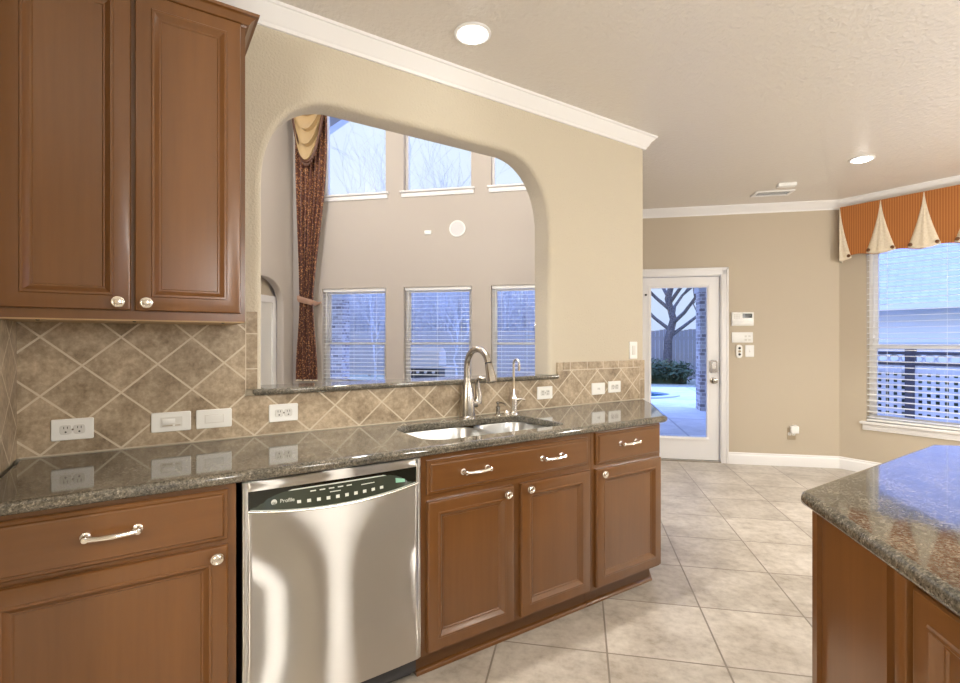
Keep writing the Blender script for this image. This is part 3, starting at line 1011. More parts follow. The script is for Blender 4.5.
# ------------------------------------------------------------------ plates on the sink wall
def wall_plate(name, label, cat, x, z, kind, F=F0, y=-.0125, w=.119, h=.075, group=None, mat='white_pl'):
    p = thing(name, label, cat, (x, y, z), F, group)
    MB(F).slab([(x + u, z + v) for u, v in rrect(-w / 2, w / 2, -h / 2, h / 2, .005, 3)], [], y - .006, y, .003, 0, xz, 3, False).build('cover_plate', mat, p)
    yy = y - .006
    if kind == 'outlet':
        for sg in (-1, 1):
            r_ = MB(F).slab([(x + sg * .019 + u, z + v) for u, v in rrect(-.0165, .0165, -.0165, .0165, .008, 3)], [], yy - .002, yy + .001, .001, 0, xz, 2, False).build('receptacle', 'offwhite', p)
            q = MB(F)
            q.box(x + sg * .019 - .006, x + sg * .019 - .004, yy - .0026, yy - .0015, z + .003, z + .011)
            q.box(x + sg * .019 + .004, x + sg * .019 + .006, yy - .0026, yy - .0015, z + .003, z + .011)
            q.lathe([(.003, -.0026), (.003, -.0015)], (x + sg * .019, yy, z - .008), 'y', 8)
            q.build('slots', 'dark', r_, 0)
        MB(F).lathe([(.003, -.002), (.003, .001)], (x, yy, z), 'y', 8).build('screw', 'nickel', p)
    elif kind == 'rocker':
        MB(F).box(x - .034, x + .034, yy - .001, yy + .001, z - .017, z + .017).build('rocker_frame', 'offwhite', p, 0)
        MB(F).add([(x - .031, yy - .001, z - .014), (x + .031, yy - .005, z - .014), (x + .031, yy - .005, z + .014), (x - .031, yy - .001, z + .014),
                   (x - .031, yy, z - .014), (x + .031, yy, z - .014), (x + .031, yy, z + .014), (x - .031, yy, z + .014)],
                  [(0, 1, 2, 3), (0, 4, 5, 1), (1, 5, 6, 2), (2, 6, 7, 3), (3, 7, 4, 0)]).build('rocker', 'white_pl', p, 0)
    elif kind == 'dimmer':
        MB(F).box(x - .036, x + .036, yy - .0015, yy + .001, z - .019, z + .019).build('dimmer_frame', 'offwhite', p, 0)
        MB(F).box(x - .030, x + .012, yy - .004, yy, z - .006, z + .012, .001).build('paddle', 'white_pl', p)
        MB(F).box(x - .030, x + .030, yy - .002, yy, z - .015, z - .012).build('slider_track', 'tan_pl', p, 0)
        MB(F).box(x + .004, x + .012, yy - .004, yy, z - .017, z - .010).build('slider', 'white_pl', p, 0)
    elif kind == 'toggle':
        MB(F).box(x - .012, x + .012, yy - .0012, yy + .001, z - .006, z + .006).build('toggle_slot', 'offwhite', p, 0)
        MB(F).box(x - .002, x + .009, yy - .012, yy, z - .0045, z + .0045, .001).build('toggle', 'white_pl', p)
    elif kind == 'toggle_v':
        MB(F).box(x - .006, x + .006, yy - .0012, yy + .001, z - .012, z + .012).build('toggle_slot', 'offwhite', p, 0)
        MB(F).box(x - .0045, x + .0045, yy - .012, yy, z - .001, z + .010, .001).build('toggle', 'white_pl', p)
    elif kind == 'rocker_v':
        MB(F).box(x - .016, x + .016, yy - .003, yy + .001, z - .032, z + .032, .001).build('rocker', 'offwhite', p)
    return p
wall_plate('outlet', 'white double outlet on the backsplash nearest the left corner', 'outlet', -.203, .980, 'outlet')
wall_plate('dimmer_switch', 'white slide dimmer on the backsplash, left of the rocker switch', 'switch', .095, .980, 'dimmer', w=.132)
wall_plate('light_switch', 'white rocker switch on the backsplash, right of the slide dimmer', 'switch', .242, .980, 'rocker', w=.128)
wall_plate('outlet', 'white double outlet under the left end of the granite ledge', 'outlet', .509, .983, 'outlet')
wall_plate('outlet', 'white double outlet under the right end of the ledge, by the slim tap', 'outlet', 1.995, .985, 'outlet')
wall_plate('light_switch', 'white toggle switch on the raised backsplash, left of a pair', 'switch', 2.450, .985, 'toggle')
wall_plate('outlet', 'white outlet on the raised backsplash near the wall end, right of a pair', 'outlet', 2.602, .990, 'outlet')
wall_plate('light_switch', 'upright white switch on the cream wall above the raised backsplash', 'switch', 2.806, 1.230, 'rocker_v', F0, -.0005, .080, .118)

# door wall devices
A = thing('alarm_keypad', 'white alarm keypad with a dark screen beside the glass door', 'keypad', (3.302, 0, 1.525), FD)
MB(FD).box(3.196, 3.410, -.028, -.0005, 1.455, 1.598, .006).build('housing', 'white_pl', A)
MB(FD).box(3.300, 3.392, -.030, -.026, 1.537, 1.583).build('screen', 'black_gl', A, 0)
q = MB(FD)
for i in range(3):
    for j in range(3): q.box(3.215 + i * .022, 3.231 + i * .022, -.0295, -.027, 1.530 + j * .017, 1.542 + j * .017)
q.build('keys', 'offwhite', A, 0)
MB(FD).box(3.205, 3.400, -.034, -.026, 1.468, 1.505, .003).build('flip_cover', 'white_pl', A)
A = thing('wall_control', 'flat white control plate just under the alarm keypad', 'control plate', (3.302, 0, 1.333), FD)
MB(FD).box(3.200, 3.404, -.016, -.0005, 1.278, 1.388, .004).build('cover_plate', 'white_pl', A)
for i in range(2):
    for j in range(2): MB(FD).box(3.322 + .036 * i, 3.346 + .036 * i, -.020, -.015, 1.298 + .036 * j, 1.318 + .036 * j, .002).build('button', 'offwhite', A)
A = thing('remote_holder', 'slim rounded remote holder below the control plate, near the door', 'remote', (3.272, 0, 1.18), FD)
MB(FD).slab([(3.272 + u, 1.186 + v) for u, v in rrect(-.030, .030, -.070, .070, .028)], [], -.022, -.0005, .006, 0, xz, 4, False).build('housing', 'white_pl', A)
for z in (1.155, 1.187, 1.220): MB(FD).lathe([(.013, -.004), (.013, 0), (.010, .002)], (3.272, -.022, z), 'y', 12).build('button', 'dark' if z != 1.187 else 'tan_pl', A)
wall_plate('light_switch', 'white switch plate below the control plate, right of the remote holder', 'switch', 3.375, 1.190, 'toggle_v', FD, -.0005, .085, .124)
wall_plate('outlet', 'added outlet whose tan plate stands for the shadow under a white plug-in', 'outlet', 3.775, .335, 'outlet', FD, -.0005, .078, .12, None, 'tan_pl')  # tan plate stands in for the shadow below the plug-in
A = thing('plug_in_freshener', 'white plug-in box in the low outlet on the tan wall', 'plug-in', (3.793, -.03, .375), FD)
MB(FD).box(3.755, 3.83, -.055, -.0085, .345, .420, .008).build('housing', 'white_pl', A)
MB(FD).box(3.775, 3.81, -.052, -.02, .42, .432, .003).build('lid', 'offwhite', A)

# ------------------------------------------------------------------ island
isl = [(.80, -2.318)]
c0 = (1.438, -1.680)
isl = [(.80, -2.318), (1.35, -3.35), (3.4, -3.35), (3.6, -2.70), (2.545, -1.645), (1.475, -1.652), (1.450, -1.662), (1.432, -1.684)]
mb = MB()
mb.slab(isl, [], .892, .855, .016, 0)
tag(mb.build('countertop', 'granite'), 'speckled brown granite island top with a clipped corner in the right foreground', 'countertop')
I = thing('island_cabinet', 'cherry wood kitchen island base under the right foreground granite top', 'cabinet', (2.1, -2.4, 0))
mb = MB()
def iw(x, y): q = FI @ Vector((x, y, 0)); return (q.x, q.y)
ip = [iw(.160, 0), (2.51, -1.715), (3.5, -2.71), (3.3, -3.3), (1.42, -3.3), iw(1.02, .0)]
mb.slab(ip[::-1], [], .09, .8545)
mb.build('carcass', 'wood_v', I, 0)
mb = MB(FI)
mb.box(.157, .183, -.012, 0, .09, .853).box(.183, .47, -.012, 0, .09, .15).box(.183, .47, -.012, 0, .845, .853).box(.47, .485, -.012, 0, .09, .853)
mb.build('end_panel', 'wood_v', I, 0)
mb = MB(FI)
mb.box(.528, .562, -.022, 0, .09, .853, .003)
mb.build('pilaster', 'wood_v', I)
mb = MB(FI); raised_panel(mb, .575, 1.00, .10, .845, -.0, DOOR); mb.build('door', 'wood_v', I, 20)
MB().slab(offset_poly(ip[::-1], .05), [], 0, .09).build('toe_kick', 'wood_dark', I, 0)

# ------------------------------------------------------------------ valance
V = thing('valance', 'orange striped valance with cream pleats and brown buttons over the breakfast window', 'valance', (.75, -.06, 2.63), FN)
vx0, vx1, vz0, vz1, vy = .098, 1.70, 2.125, 2.634, -.085
bp = MB(FN)
N = 60
def vbot(x): return vz0 + .012 + .012 * math.cos((x - .25) / .32 * 2 * PI)
ff, bb = [], []
for i in range(N + 1):
    x = vx0 + (vx1 - vx0) * i / N
    ff.append(((x, vy, vbot(x)), (x, vy, vz1)))
cols = ff
vs = [q for c in ff for q in c] + [(x, y + .006, z) for c in ff for x, y, z in c]
nn = 2 * (N + 1)
fs = [(2 * i, 2 * i + 2, 2 * i + 3, 2 * i + 1) for i in range(N)] + [(nn + 2 * i + 1, nn + 2 * i + 3, nn + 2 * i + 2, nn + 2 * i) for i in range(N)]
fs += [(2 * i, nn + 2 * i, nn + 2 * i + 2, 2 * i + 2) for i in range(N)] + [(2 * i + 1, 2 * i + 3, nn + 2 * i + 3, nn + 2 * i + 1) for i in range(N)]
bp.add(vs, fs)
bp.box(vx0, vx0 + .006, vy, -.001, vz0 + .0, vz1).box(vx1 - .006, vx1, vy, -.001, vz0, vz1)
bp.build('skirt', 'orange', V)
MB(FN).box(vx0 + .006, vx1 - .006, vy + .006, -.001, vz1 - .02, vz1).build('mounting_board', 'wood_raw', V, 0)
def pleat(xc, half=0.118, zb=2.148, lo=-1, hi=1):
    p = MB(FN)
    rows, cols_ = 16, 12
    vs = []
    for j in range(rows + 1):
        v = j / rows
        z = vz1 - .006 - (vz1 - .006 - zb) * v
        w = half * (.03 + .97 * v ** 1.45)
        for i in range(cols_ + 1):
            u = lo + (hi - lo) * i / cols_
            sag = -.022 * (1 - u * u) * v + .010 * v * abs(u) * 0
            fold = -.004 - .012 * v * (1 - abs(u)) - .004 * v * math.cos(u * 3 * PI)
            vs.append((xc + u * w, vy + fold, z + sag * v))
    n_ = cols_ + 1
    fs = [(j * n_ + i, j * n_ + i + 1, (j + 1) * n_ + i + 1, (j + 1) * n_ + i) for j in range(rows) for i in range(cols_)]
    p.add(vs, fs)
    o = p.build('pleat', 'cream', V, 60)
    so = o.modifiers.new('thickness', 'SOLIDIFY'); so.thickness = .003; so.offset = -1
    for sg in (-1, 1):
        if lo <= sg * .82 <= hi:
            MB(FN).lathe([(.016, 0), (.016, -.005), (.012, -.008), (.003, -.0085)], (xc + sg * half * .80, vy - .010, zb + .022), 'y', 14).build('button', 'button', o)
for xc in (.436, .756, 1.076, 1.396): pleat(xc)
pleat(.100, .10, 2.115, 0, 1)
# the side return's half pleat
sp_ = MB(FN)
sp_.add([(vx0 - .003, vy - .002, vz1 - .01), (vx0 - .003, vy + .002, vz1 - .01), (vx0 - .004, vy - .002, 2.10), (vx0 - .004, -.01, 2.085), (vx0, vy - .002, vz1 - .01), (vx0, vy + .002, vz1 - .01), (vx0, vy - .002, 2.10), (vx0, -.01, 2.085)],
        [(0, 1, 3, 2), (4, 6, 7, 5), (0, 2, 6, 4), (1, 5, 7, 3), (2, 3, 7, 6), (0, 4, 5, 1)])
sp_.build('return_pleat', 'cream', V, 0)

# ------------------------------------------------------------------ living room curtain
CX = .055
Cn = thing('curtain', 'brown patterned curtain tied back with a gold swag in the living room', 'curtain', (-2.02, -.13, .75), FL)
zt, zb, ztie = 4.70, .752, 1.83
rows, cols_ = 70, 64
vs = []
def lerp(a, b_, f): return a + (b_ - a) * f
def smooth(x): x = max(0, min(1, x)); return x * x * (3 - 2 * x)
for j in range(rows + 1):
    z = zt + (zb - zt) * j / rows
    if z > ztie:
        f = (z - ztie) / (zt - ztie)
        g = smooth(min(1, f * 1.25)) ** .75
        xl, xr = lerp(-2.215, -2.275, g), lerp(-2.000, -1.80, g)
    else:
        f = (ztie - z) / (ztie - zb)
        g = smooth(f * 1.1)
        xl, xr = lerp(-2.215, -2.262, g), lerp(-2.000, -1.945, g)
    for i in range(cols_ + 1):
        u = i / cols_
        am = .028 if z > ztie + .1 else .024
        y = -.125 - am * math.sin(u * 6.5 * 2 * PI) - .010 * math.sin(u * 17 + z * 2)
        vs.append((xl + (xr - xl) * u + CX, y, z))
n_ = cols_ + 1
cm = MB(FL)
cm.add(vs, [(j * n_ + i, j * n_ + i + 1, (j + 1) * n_ + i + 1, (j + 1) * n_ + i) for j in range(rows) for i in range(cols_)])
o = cm.build('drape', 'curtain', Cn, 70)
so = o.modifiers.new('thickness', 'SOLIDIFY'); so.thickness = .004
hm = MB(FL)
hm.tube([(-2.262 + CX + .317 * i / 24, -.128 - .026 * math.sin(i / 24 * 6.5 * 2 * PI), .758) for i in range(25)], .010, 6)
hm.build('hem_trim', 'cream', o)
MB(FL).tube([(-2.228 + CX, -.09, 1.885), (-2.215 + CX, -.165, 1.875), (-2.10 + CX, -.182, 1.845), (-2.0 + CX, -.165, 1.815), (-1.985 + CX, -.09, 1.805), (-1.98 + CX, -.01, 1.82)], [.011] * 6, 12, True, 4.2).build('tieback', 'tie', Cn)
# swag
sw = MB(FL)
rows, cols_ = 75, 28
vs = []
for j in range(rows + 1):
    v = j / rows
    for i in range(cols_ + 1):
        u = -1 + 2 * i / cols_
        x = -2.037 + CX + u * (.245 - .02 * v)
        z = 4.74 - .34 * v - .68 * v * (1 - abs(u) ** 2.2)
        y = -.185 - .030 * (1 - u * u) - .075 * (((v * 5.0) % 1.0) ** 1.6) * (1 - u ** 4 * .6)
        vs.append((x, y, z))
n_ = cols_ + 1
sw.add(vs, [(j * n_ + i, j * n_ + i + 1, (j + 1) * n_ + i + 1, (j + 1) * n_ + i) for j in range(rows) for i in range(cols_)])
o = sw.build('swag', 'gold', Cn, 70)
so = o.modifiers.new('thickness', 'SOLIDIFY'); so.thickness = .004
tm = MB(FL)
pts = []
for i in range(41):
    u = -1 + 2 * i / 40
    pts.append((-2.037 + CX + u * .225, -.212 - .03 * (1 - u * u), 4.395 - .68 * (1 - abs(u) ** 2.2)))
tm.tube(pts, .022, 8)
for p in pts[::2]:
    tm.lathe([(.004, 0), (.016, -.012), (.018, -.026), (.010, -.042), (.002, -.046)], (p[0], p[1], p[2] - .02), 'z', 8)
tm.build('fringe', 'trim_br', o)
MB(FL).tube([(-2.30, -.125, 4.73), (-1.70, -.125, 4.73)], .018, 10).box(-2.03, -2.01, -.125, -.0005, 4.71, 4.75).build('curtain_rod', 'trim_br', Cn)

# speaker and plate on the living room back wall
sp_ = thing('wall_speaker', 'round white speaker grille on the living room wall between window rows', 'speaker', (.045, 0, 2.775), FL)
MB(FL).lathe([(.110, -.0005), (.110, -.010), (.098, -.013), (.092, -.008)], (.045, 0, 2.775), 'y', 32).build('rim', 'white_pl', sp_)
MB(FL).lathe([(.090, -.001), (.090, -.009), (.05, -.011), (.002, -.0115)], (.045, 0, 2.775), 'y', 32).build('grille', 'grate', sp_)
q = MB(FL).box(-.405, -.310, -.012, -.0005, 2.712, 2.768, .003).build('sensor_plate', 'white_pl')
tag(q, 'small white plate left of the round wall speaker', 'sensor')

# ------------------------------------------------------------------ ceiling fixtures
def downlight(x, y, label, z=CEIL, power=KITCHEN_W, r=.068):
    t = thing('recessed_light', label, 'ceiling light', (x, y, z), F0, 'recessed ceiling lights')
    MB().lathe([(r + .018, z - .0005), (r + .018, z - .006), (r + .008, z - .010), (r, z - .008), (r, z - .0005)], (x, y, 0), 'z', 32).build('trim_ring', 'white', t)
    MB().lathe([(r - .002, z - .001), (r - .002, z - .006), (r * .8, z - .016), (r * .45, z - .023), (.002, z - .025)], (x, y, 0), 'z', 32).build('lens', 'lens', t)
    ld = bpy.data.lights.new('downlight', 'AREA')
    ld.shape = 'DISK'; ld.spread = math.radians(84); ld.size = r * 1.9; ld.energy = power; ld.color = LAMP
    lo_ = bpy.data.objects.new('lamp', ld)
    COL.objects.link(lo_)
    lo_.parent = t
    lo_.location = (0, 0, -.030)
    return t
downlight(1.275, -.335, 'bright recessed light over the sink, near the crown moulding')
downlight(4.68, -.68, 'recessed light near the orange valance in the breakfast area')
downlight(3.86, -1.60, 'recessed light at the right edge of the kitchen ceiling')
for x, y, l in ((-1.0, -2.2, 'added unseen recessed light left of the camera'), (.9, -3.9, 'added unseen recessed light behind the camera'), (3.0, -4.3, 'added unseen recessed light at the rear right of the kitchen'), (2.6, -1.9, 'added unseen recessed light over the island')):  # extra downlights added out of view to even out the room light
    downlight(x, y, l)
vt = thing('ceiling_vent', 'slatted ceiling vent by the crown moulding near the glass door', 'vent', (5.03, .17, CEIL))
FV = frame(5.04, .17, -45)
MB(FV).slab(rrect(-.17, .17, -.085, .085, .006, 2), [rrect(-.145, .145, -.06, .06, .004, 2)], CEIL - .012, CEIL - .0005, .003, 0).build('frame', 'white', vt)
q = MB(FV)
for i in range(4):
    y = -.048 + i * .032
    q.box(-.145, .145, y - .002, y + .002, CEIL - .008, CEIL - .004)
q.build('slats', 'grate', vt, 0)
MB(FV).box(-.145, .145, -.06, .06, CEIL - .003, CEIL - .0008).build('duct_opening', 'dark', vt, 0)
q = MB(frame(4.84, -.05, -45)).box(-.075, .075, -.035, .035, CEIL - .032, CEIL - .0005, .006).build('ceiling_sensor', 'white_pl')
tag(q, 'small white box sensor on the ceiling near the vent', 'sensor')

def pendant(x, y, z, label, ceil, power, r=.11, group='added unseen globe lamps'):  # globe pendants added out of view as soft fill light
    t = thing('fill_pendant', label, 'lamp', (x, y, z), F0, group)
    MB().lathe([(.06, ceil - .0005), (.06, ceil - .02), (.02, ceil - .03), (.004, ceil - .032), (.004, z + r + .04), (.03, z + r + .035), (.035, z + r - .01)], (x, y, 0), 'z', 16).build('stem', 'nickel', t)
    prof = [(r * math.sin(PI * i / 14) + .001, z - r * math.cos(PI * i / 14)) for i in range(15)]
    MB().lathe(prof, (x, y, 0), 'z', 24).build('globe', 'lens', t)
    ld = bpy.data.lights.new('fill_bulb', 'POINT')
    ld.energy = power; ld.color = LAMP; ld.shadow_soft_size = r + .02
    lo_ = bpy.data.objects.new('lamp', ld)
    COL.objects.link(lo_)
    lo_.parent = t
    lo_.location = (0, 0, -r - .16)
    return t
pendant(1.27, -2.62, 1.98, 'added unseen globe pendant over the island nearest the camera', CEIL, FILL_PENDANT_W * .22)  # added lamp, its reflection makes a streak on the dishwasher steel
pendant(.70, -3.35, 2.0, 'added unseen globe pendant behind the camera', CEIL, FILL_PENDANT_W * .3)
pendant(2.75, -3.5, 1.98, 'added unseen globe pendant over the far island end', CEIL, FILL_PENDANT_W * 1.35)
pendant(4.55, -2.65, 1.75, 'added unseen globe pendant in the breakfast area', CEIL, FILL_PENDANT_W * 1.1)
pendant(-1.25, -2.0, 2.0, 'added unseen globe pendant left of the camera', CEIL, FILL_PENDANT_W * 1.1)
pendant(2.55, .75, 4.1, 'added unseen globe pendant high in the living room, near the kitchen header', HI, LIVING_FILL_W, .16)  # living room fill lamp, added above the line of sight
pendant(.385, 2.917, 4.45, 'added unseen globe pendant high in the living room, near the curtain', HI, LIVING_FILL_W, .16)

# ------------------------------------------------------------------ outdoors
o = MB().slab([(-40, -14), (40, -14), (40, 45), (-40, 45)], [fp], -.16, -.4).build('ground', 'grass', kind='structure')
MB(FD).box(-8, 7.0, .9, 10.5, -.158, -.10).box(1.4, 5.2, .16, .9, -.158, -.10).build('patio', 'deck', kind='structure')
pl = MB(FD).slab([(1.3 + 2.6 * math.cos(a) , 8.0 + 1.15 * math.sin(a)) for a in [2 * PI * i / 40 for i in range(40)]], [], -.085, -.10, .006, 0)
tag(pl.build('pool', 'water'), 'small curved pool set in the pale patio', 'pool')
cpg = MB(FD).slab([(1.3 + 2.85 * math.cos(a), 8.0 + 1.35 * math.sin(a)) for a in [2 * PI * i / 40 for i in range(40)]], [[(1.3 + 2.6 * math.cos(a), 8.0 + 1.15 * math.sin(a)) for a in [2 * PI * i / 40 for i in range(40)]]], -.06, -.10, .01, .01)
tag(cpg.build('pool_coping', 'ext_grey'), 'curved stone edging around the pool', 'coping')
MB(FD).box(-5.0, 6.2, .91, 5.7, 2.82, 2.95).box(-5.0, 6.2, 5.0, 5.35, 2.40, 2.82).build('patio_roof', 'ext_grey', kind='structure')
pb = [(-4.13, 'brick patio post seen through the left living room window'), (3.985, 'pale brick patio post seen through the glass door')]
for x, l in pb:
    t = thing('patio_post', l, 'post', (x + .19, 5.2, -.1), FD, 'brick patio posts')
    MB(FD).box(x, x + .40, 5.0, 5.38, -.1, 2.40).build('shaft', 'brick', t, 0)
    MB(FD).box(x - .03, x + .43, 4.97, 5.41, 2.28, 2.40).build('capital', 'ext_grey', t, 0)
G = thing('patio_lamp', 'white globe light on the patio ceiling', 'lamp', (-.5, 4.0, 2.62), FD)
MB(FD).lathe([(.10, 2.615), (.10, 2.59), (.13, 2.57), (.15, 2.50), (.11, 2.43), (.02, 2.40)], (-.45, 3.6, 0), 'z', 20).build('shade', 'lens', G)
gr = thing('barbecue_grill', 'white hooded grill on a cart on the patio', 'grill', (-1.40, 4.0, -.1), FD)
gx, gy = -1.42, 4.0
hood = MB(FD)
prof = [(-.28, .80), (-.28, .95), (-.24, 1.08), (-.12, 1.16), (.06, 1.17), (.22, 1.10), (.28, .96), (.28, .80)]
hood.slab([(y, z) for y, z in prof[::-1]], [], gx - .36, gx + .36, .02, 0, lambda u, v, w: (w, gy + u, v))
hood.build('hood', 'cover', gr)
MB(FD).box(gx - .62, gx + .62, gy - .26, gy + .26, .76, .795, .01).build('shelf', 'cover', gr)
MB(FD).box(gx - .34, gx + .34, gy - .24, gy + .24, .05, .755).build('cart', 'ext_dark', gr, 0)
for i in range(4): MB(FD).lathe([(.03, 0), (.03, -.03), (.02, -.035)], (gx - .24 + .16 * i, gy - .241, .69), 'y', 12).build('knob', 'cover', gr)
for sx_ in (-1, 1): MB(FD).lathe([(.08, -.03), (.08, .03)], (gx + sx_ * .30, gy, -.02), 'x', 16).build('wheel', 'ext_dark', gr)
# back fence
fe = thing('board_fence', 'weathered board fence across the back garden', 'fence', (0, 14, -.16), FD)
q = MB(FD)
x = -22
while x < 7.7:
    q.box(x, x + .135, 14, 14.02, -.1, 1.72 + .03 * math.sin(x * 7))
    x += .145
q.build('boards', 'fence', fe, 0)
MB(FD).box(-22, 7.8, 14.02, 14.07, .3, .42).box(-22, 12, 14.02, 14.07, 1.35, 1.47).build('rails', 'fence', fe, 0)
for x in range(-22, 8, 3): MB(FD).box(x - .05, x + .05, 14.02, 14.12, -.16, 1.8).build('post', 'fence', fe, 0)

def leaf_blob(mb, c, r, n, size, rnd):
    for _ in range(n):
        a, b2 = rnd.uniform(0, 2 * PI), math.acos(rnd.uniform(-1, 1))
        q = r * rnd.uniform(.2, 1) ** .6
        p = Vector(c) + Vector((math.sin(b2) * math.cos(a), math.sin(b2) * math.sin(a), math.cos(b2) * .8)) * q
        d = Vector((rnd.gauss(0, 1), rnd.gauss(0, 1), rnd.gauss(0, 1))).normalized()
        e_ = d.orthogonal().normalized()
        sz = size * rnd.uniform(.6, 1.3)
        mb.add([p - d * sz, p + e_ * sz * .45, p + d * sz, p - e_ * sz * .45], [(0, 1, 2, 3)])

def tree(x, b_, h, seed, label, leaves=0, r0=.16, group='garden trees', spread=.5, low=.35, name='bare_tree', n0=7, bark='bark'):
    rnd = random.Random(seed)
    t = thing(name, label, 'tree', (x, b_, -.16), FD, group)
    tr_ = MB(FD)
    tips = []
    def branch(p, d, L, r_, lev):
        pts, rad = [p], [r_]
        nseg = 5
        for i in range(nseg):
            d = (d + Vector((rnd.gauss(0, .14), rnd.gauss(0, .14), rnd.gauss(.05, .08)))).normalized()
            p = p + d * (L / nseg)
            pts.append(p); rad.append(max(.005, r_ * (1 - .75 * (i + 1) / nseg)))
        br.tube(pts, rad, 6 if lev < 2 else 4)
        if lev < 3:
            for i in range(2, nseg + 1):
                for _ in range(1 if lev else 2):
                    dd_ = (d + Vector((rnd.gauss(0, .6), rnd.gauss(0, .6), rnd.uniform(.0, .6)))).normalized()
                    branch(pts[i], dd_, L * rnd.uniform(.42, .62), rad[i] * .62, lev + 1)
        else:
            tips.append(pts[-1])
        if lev == 2: tips.append(pts[-1])
    br = MB(FD)
    trunk = [Vector((x + rnd.gauss(0, .03) * i, b_ + rnd.gauss(0, .03) * i, -.16 + h * .62 * i / 6)) for i in range(7)]
    tr_.tube(trunk, [r0 * (1 - .085 * i) for i in range(7)], 10)
    tr_.build('trunk', bark, t, 60)
    for k_ in range(n0):
        f = low + (1 - low) * k_ / (n0 - 1)
        i = min(5, int(f * 6)); p = trunk[i].lerp(trunk[i + 1], f * 6 - i)
        a = k_ * 2.4 + rnd.uniform(-.4, .4)
        d = Vector((math.cos(a) * spread, math.sin(a) * spread, .75 + .3 * f)).normalized()
        branch(p, d, h * (.52 - .12 * f), r0 * .42, 1)
    br.build('branches', bark, t, 60)
    if leaves:
        lf = MB(FD)
        for c in tips:
            c_ = FD.inverted() @ (FD @ c)
            leaf_blob(lf, c_, .32, leaves, .07, rnd)
        lf.build('foliage', 'leaf', t, 0)
    return t
tree(4.72, 13.2, 7.2, 3, 'dark leafy oak seen through the glass door', 7, .17, spread=1.25, low=.36, name='oak_tree', n0=13)
tree(-8.9, 18.5, 9.2, 5, 'bare tree beyond the fence, seen in the left upper window', 0, .07, spread=.38, low=.5, n0=11, bark='bark_pale')
tree(-7.2, 17.5, 10.2, 8, 'taller bare tree beyond the fence, right in the left upper window', 0, .07, spread=.38, low=.5, n0=11, bark='bark_pale')
tree(-4.6, 18, 9.2, 11, 'bare tree beyond the fence, seen in the middle upper window', 0, .07, spread=.38, low=.5, n0=11, bark='bark_pale')
tree(-2.2, 17.5, 6.6, 14, 'bare tree beyond the fence behind the right living room window', 0, .08, spread=.6, bark='bark_pale')
tree(-6.1, 12.5, 4.0, 17, 'small bare tree inside the fence seen left of the grill', 0, .04, spread=.7, bark='bark_pale')
tree(-2.9, 12.7, 3.8, 19, 'small bare tree inside the fence seen right of the grill', 0, .04, spread=.7, bark='bark_pale')
tree(7.5, 17, 8.0, 23, 'bare tree beyond the fence, seen right of the oak', 0, .10, spread=.6)
rnd = random.Random(4)
for hx, l in ((4.2, 'dark clipped hedge under the oak, seen through the glass door'),):
    hb = MB(FD)
    for i in range(9):
        leaf_blob(hb, (hx - .9 + .22 * i, 12.6, .25 + rnd.uniform(-.05, .1)), .48, 190, .08, rnd)
    hb.box(hx - 1, hx + 1, 12.5, 12.7, -.16, .5)
    tag(hb.build('hedge', 'leaf', None, 0), l, 'hedge')
# woodland far behind the fence
wd = MB(FD)
rnd = random.Random(9)
for i in range(1500):
    x, y, h = rnd.uniform(-26, .6), rnd.uniform(17.5, 24), rnd.uniform(3.2, 5.6)
    r_ = rnd.uniform(.015, .05)
    lx = rnd.gauss(0, .25)
    wd.tube([(x, y, -.16), (x + lx * .5, y, h * .5), (x + lx, y + rnd.gauss(0, .2), h)], [r_, r_ * .8, r_ * .25], 4, False)
    for k_ in range(3):
        z = h * rnd.uniform(.3, .8)
        wd.tube([(x + lx * z / h, y, z), (x + lx + rnd.gauss(0, .7), y, z + rnd.uniform(.5, 1.3))], [r_ * .6, .006], 3, False)
o = wd.build('bare_woodland', 'bark_pale', None, 0, kind='stuff')
tag(o, 'pale tangle of bare woodland beyond the back fence', 'woodland')
# eave above the upper windows
ev = MB(FL)
ev.slab([(-3.2, 3.7), (-2.35, 4.27), (-1.94, 4.50), (-1.58, 4.70), (-1.2, 4.95), (-3.2, 4.95)], [], .45, .60, 0, 0, xz)
ev.box(-3.2, 1.6, .2, .60, 4.95, 5.05)
ev.build('eave', 'ext_grey', kind='structure')

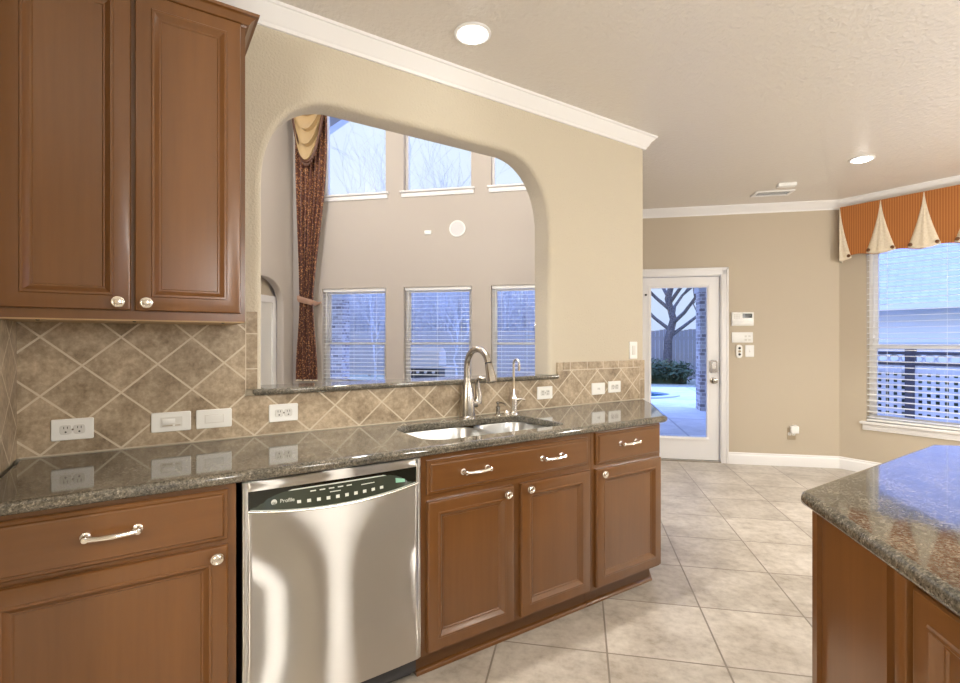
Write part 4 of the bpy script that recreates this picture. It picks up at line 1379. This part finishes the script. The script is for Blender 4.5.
# neighbour's side
nf = thing('lattice_fence', 'dark lattice fence outside the breakfast window', 'fence', (1.2, 2.6, -.16), FN)
fy = 2.6
q = MB(FN)
def lat(x0, x1, z0, z1, p, w):
    x = x0
    while x < x1:
        q.box(x, x + w, fy, fy + .012, z0, z1); x += p
    z = z0
    while z < z1:
        q.box(x0, x1, fy + .012, fy + .022, z, z + w); z += p
lat(-2.0, 4.6, -.1, .98, .088, .046)
q.build('lattice_panel', 'ext_white', nf, 0)
MB(FN).box(-2.0, 4.6, fy - .01, fy + .03, .975, 1.01).box(-2.0, 4.6, fy - .02, fy + .05, 1.115, 1.155).box(-2.0, 4.6, fy - .01, fy + .03, -.12, -.08).build('rails', 'lattice', nf, 0)
x = -1.9
tor = MB(FN)
while x < 4.5:
    pts = [(x + .055 * math.cos(2 * PI * i / 14), fy + .01, 1.062 + .048 * math.sin(2 * PI * i / 14)) for i in range(15)]
    tor.tube(pts, .010, 6, False)
    x += .125
tor.build('ring_band', 'ext_white', nf)
for x in (-1.6, -.1, 1.4, 2.9, 4.4): MB(FN).box(x - .05, x + .05, fy - .03, fy + .07, -.16, 1.20).build('post', 'lattice', nf, 0)
hb = MB(FN)
for i in range(30):
    leaf_blob(hb, (-2 + .23 * i, 3.5, .45 + rnd.uniform(-.1, .05)), .5, 150, .09, rnd)
hb.box(-2.2, 4.8, 3.4, 3.6, -.16, .8)
tag(hb.build('hedge', 'leaf', None, 0), 'dark hedge growing behind the lattice fence', 'hedge')
nh = thing('neighbour_house', 'white house with pale shingle roof beyond the lattice fence', 'house', (2, 9, -.16), FN)
MB(FN).box(-6, 12, 9.15, 17.6, -.16, 2.2).build('wall', 'ext_white', nh, 0)
q = MB(FN)
q.add([(-6.6, 8.9, 2.14), (12.6, 8.9, 2.14), (12.6, 13.5, 5.8), (-6.6, 13.5, 5.8), (-6.6, 8.9, 2.06), (12.6, 8.9, 2.06), (12.6, 13.5, 5.72), (-6.6, 13.5, 5.72), (-6.6, 18, 2.14), (12.6, 18, 2.14)],
      [(0, 1, 2, 3), (4, 7, 6, 5), (0, 4, 5, 1), (0, 3, 7, 4), (1, 5, 6, 2), (3, 2, 9, 8)])
q.build('roof', 'shingle', nh, 0)
MB(FN).box(-6.6, 12.6, 8.80, 8.92, 2.03, 2.16).build('gutter', 'ext_white', nh, 0)
MB(FN).box(-6, 12, 9.12, 9.15, 1.22, 1.27).build('wall_band', 'ext_grey', nh, 0)
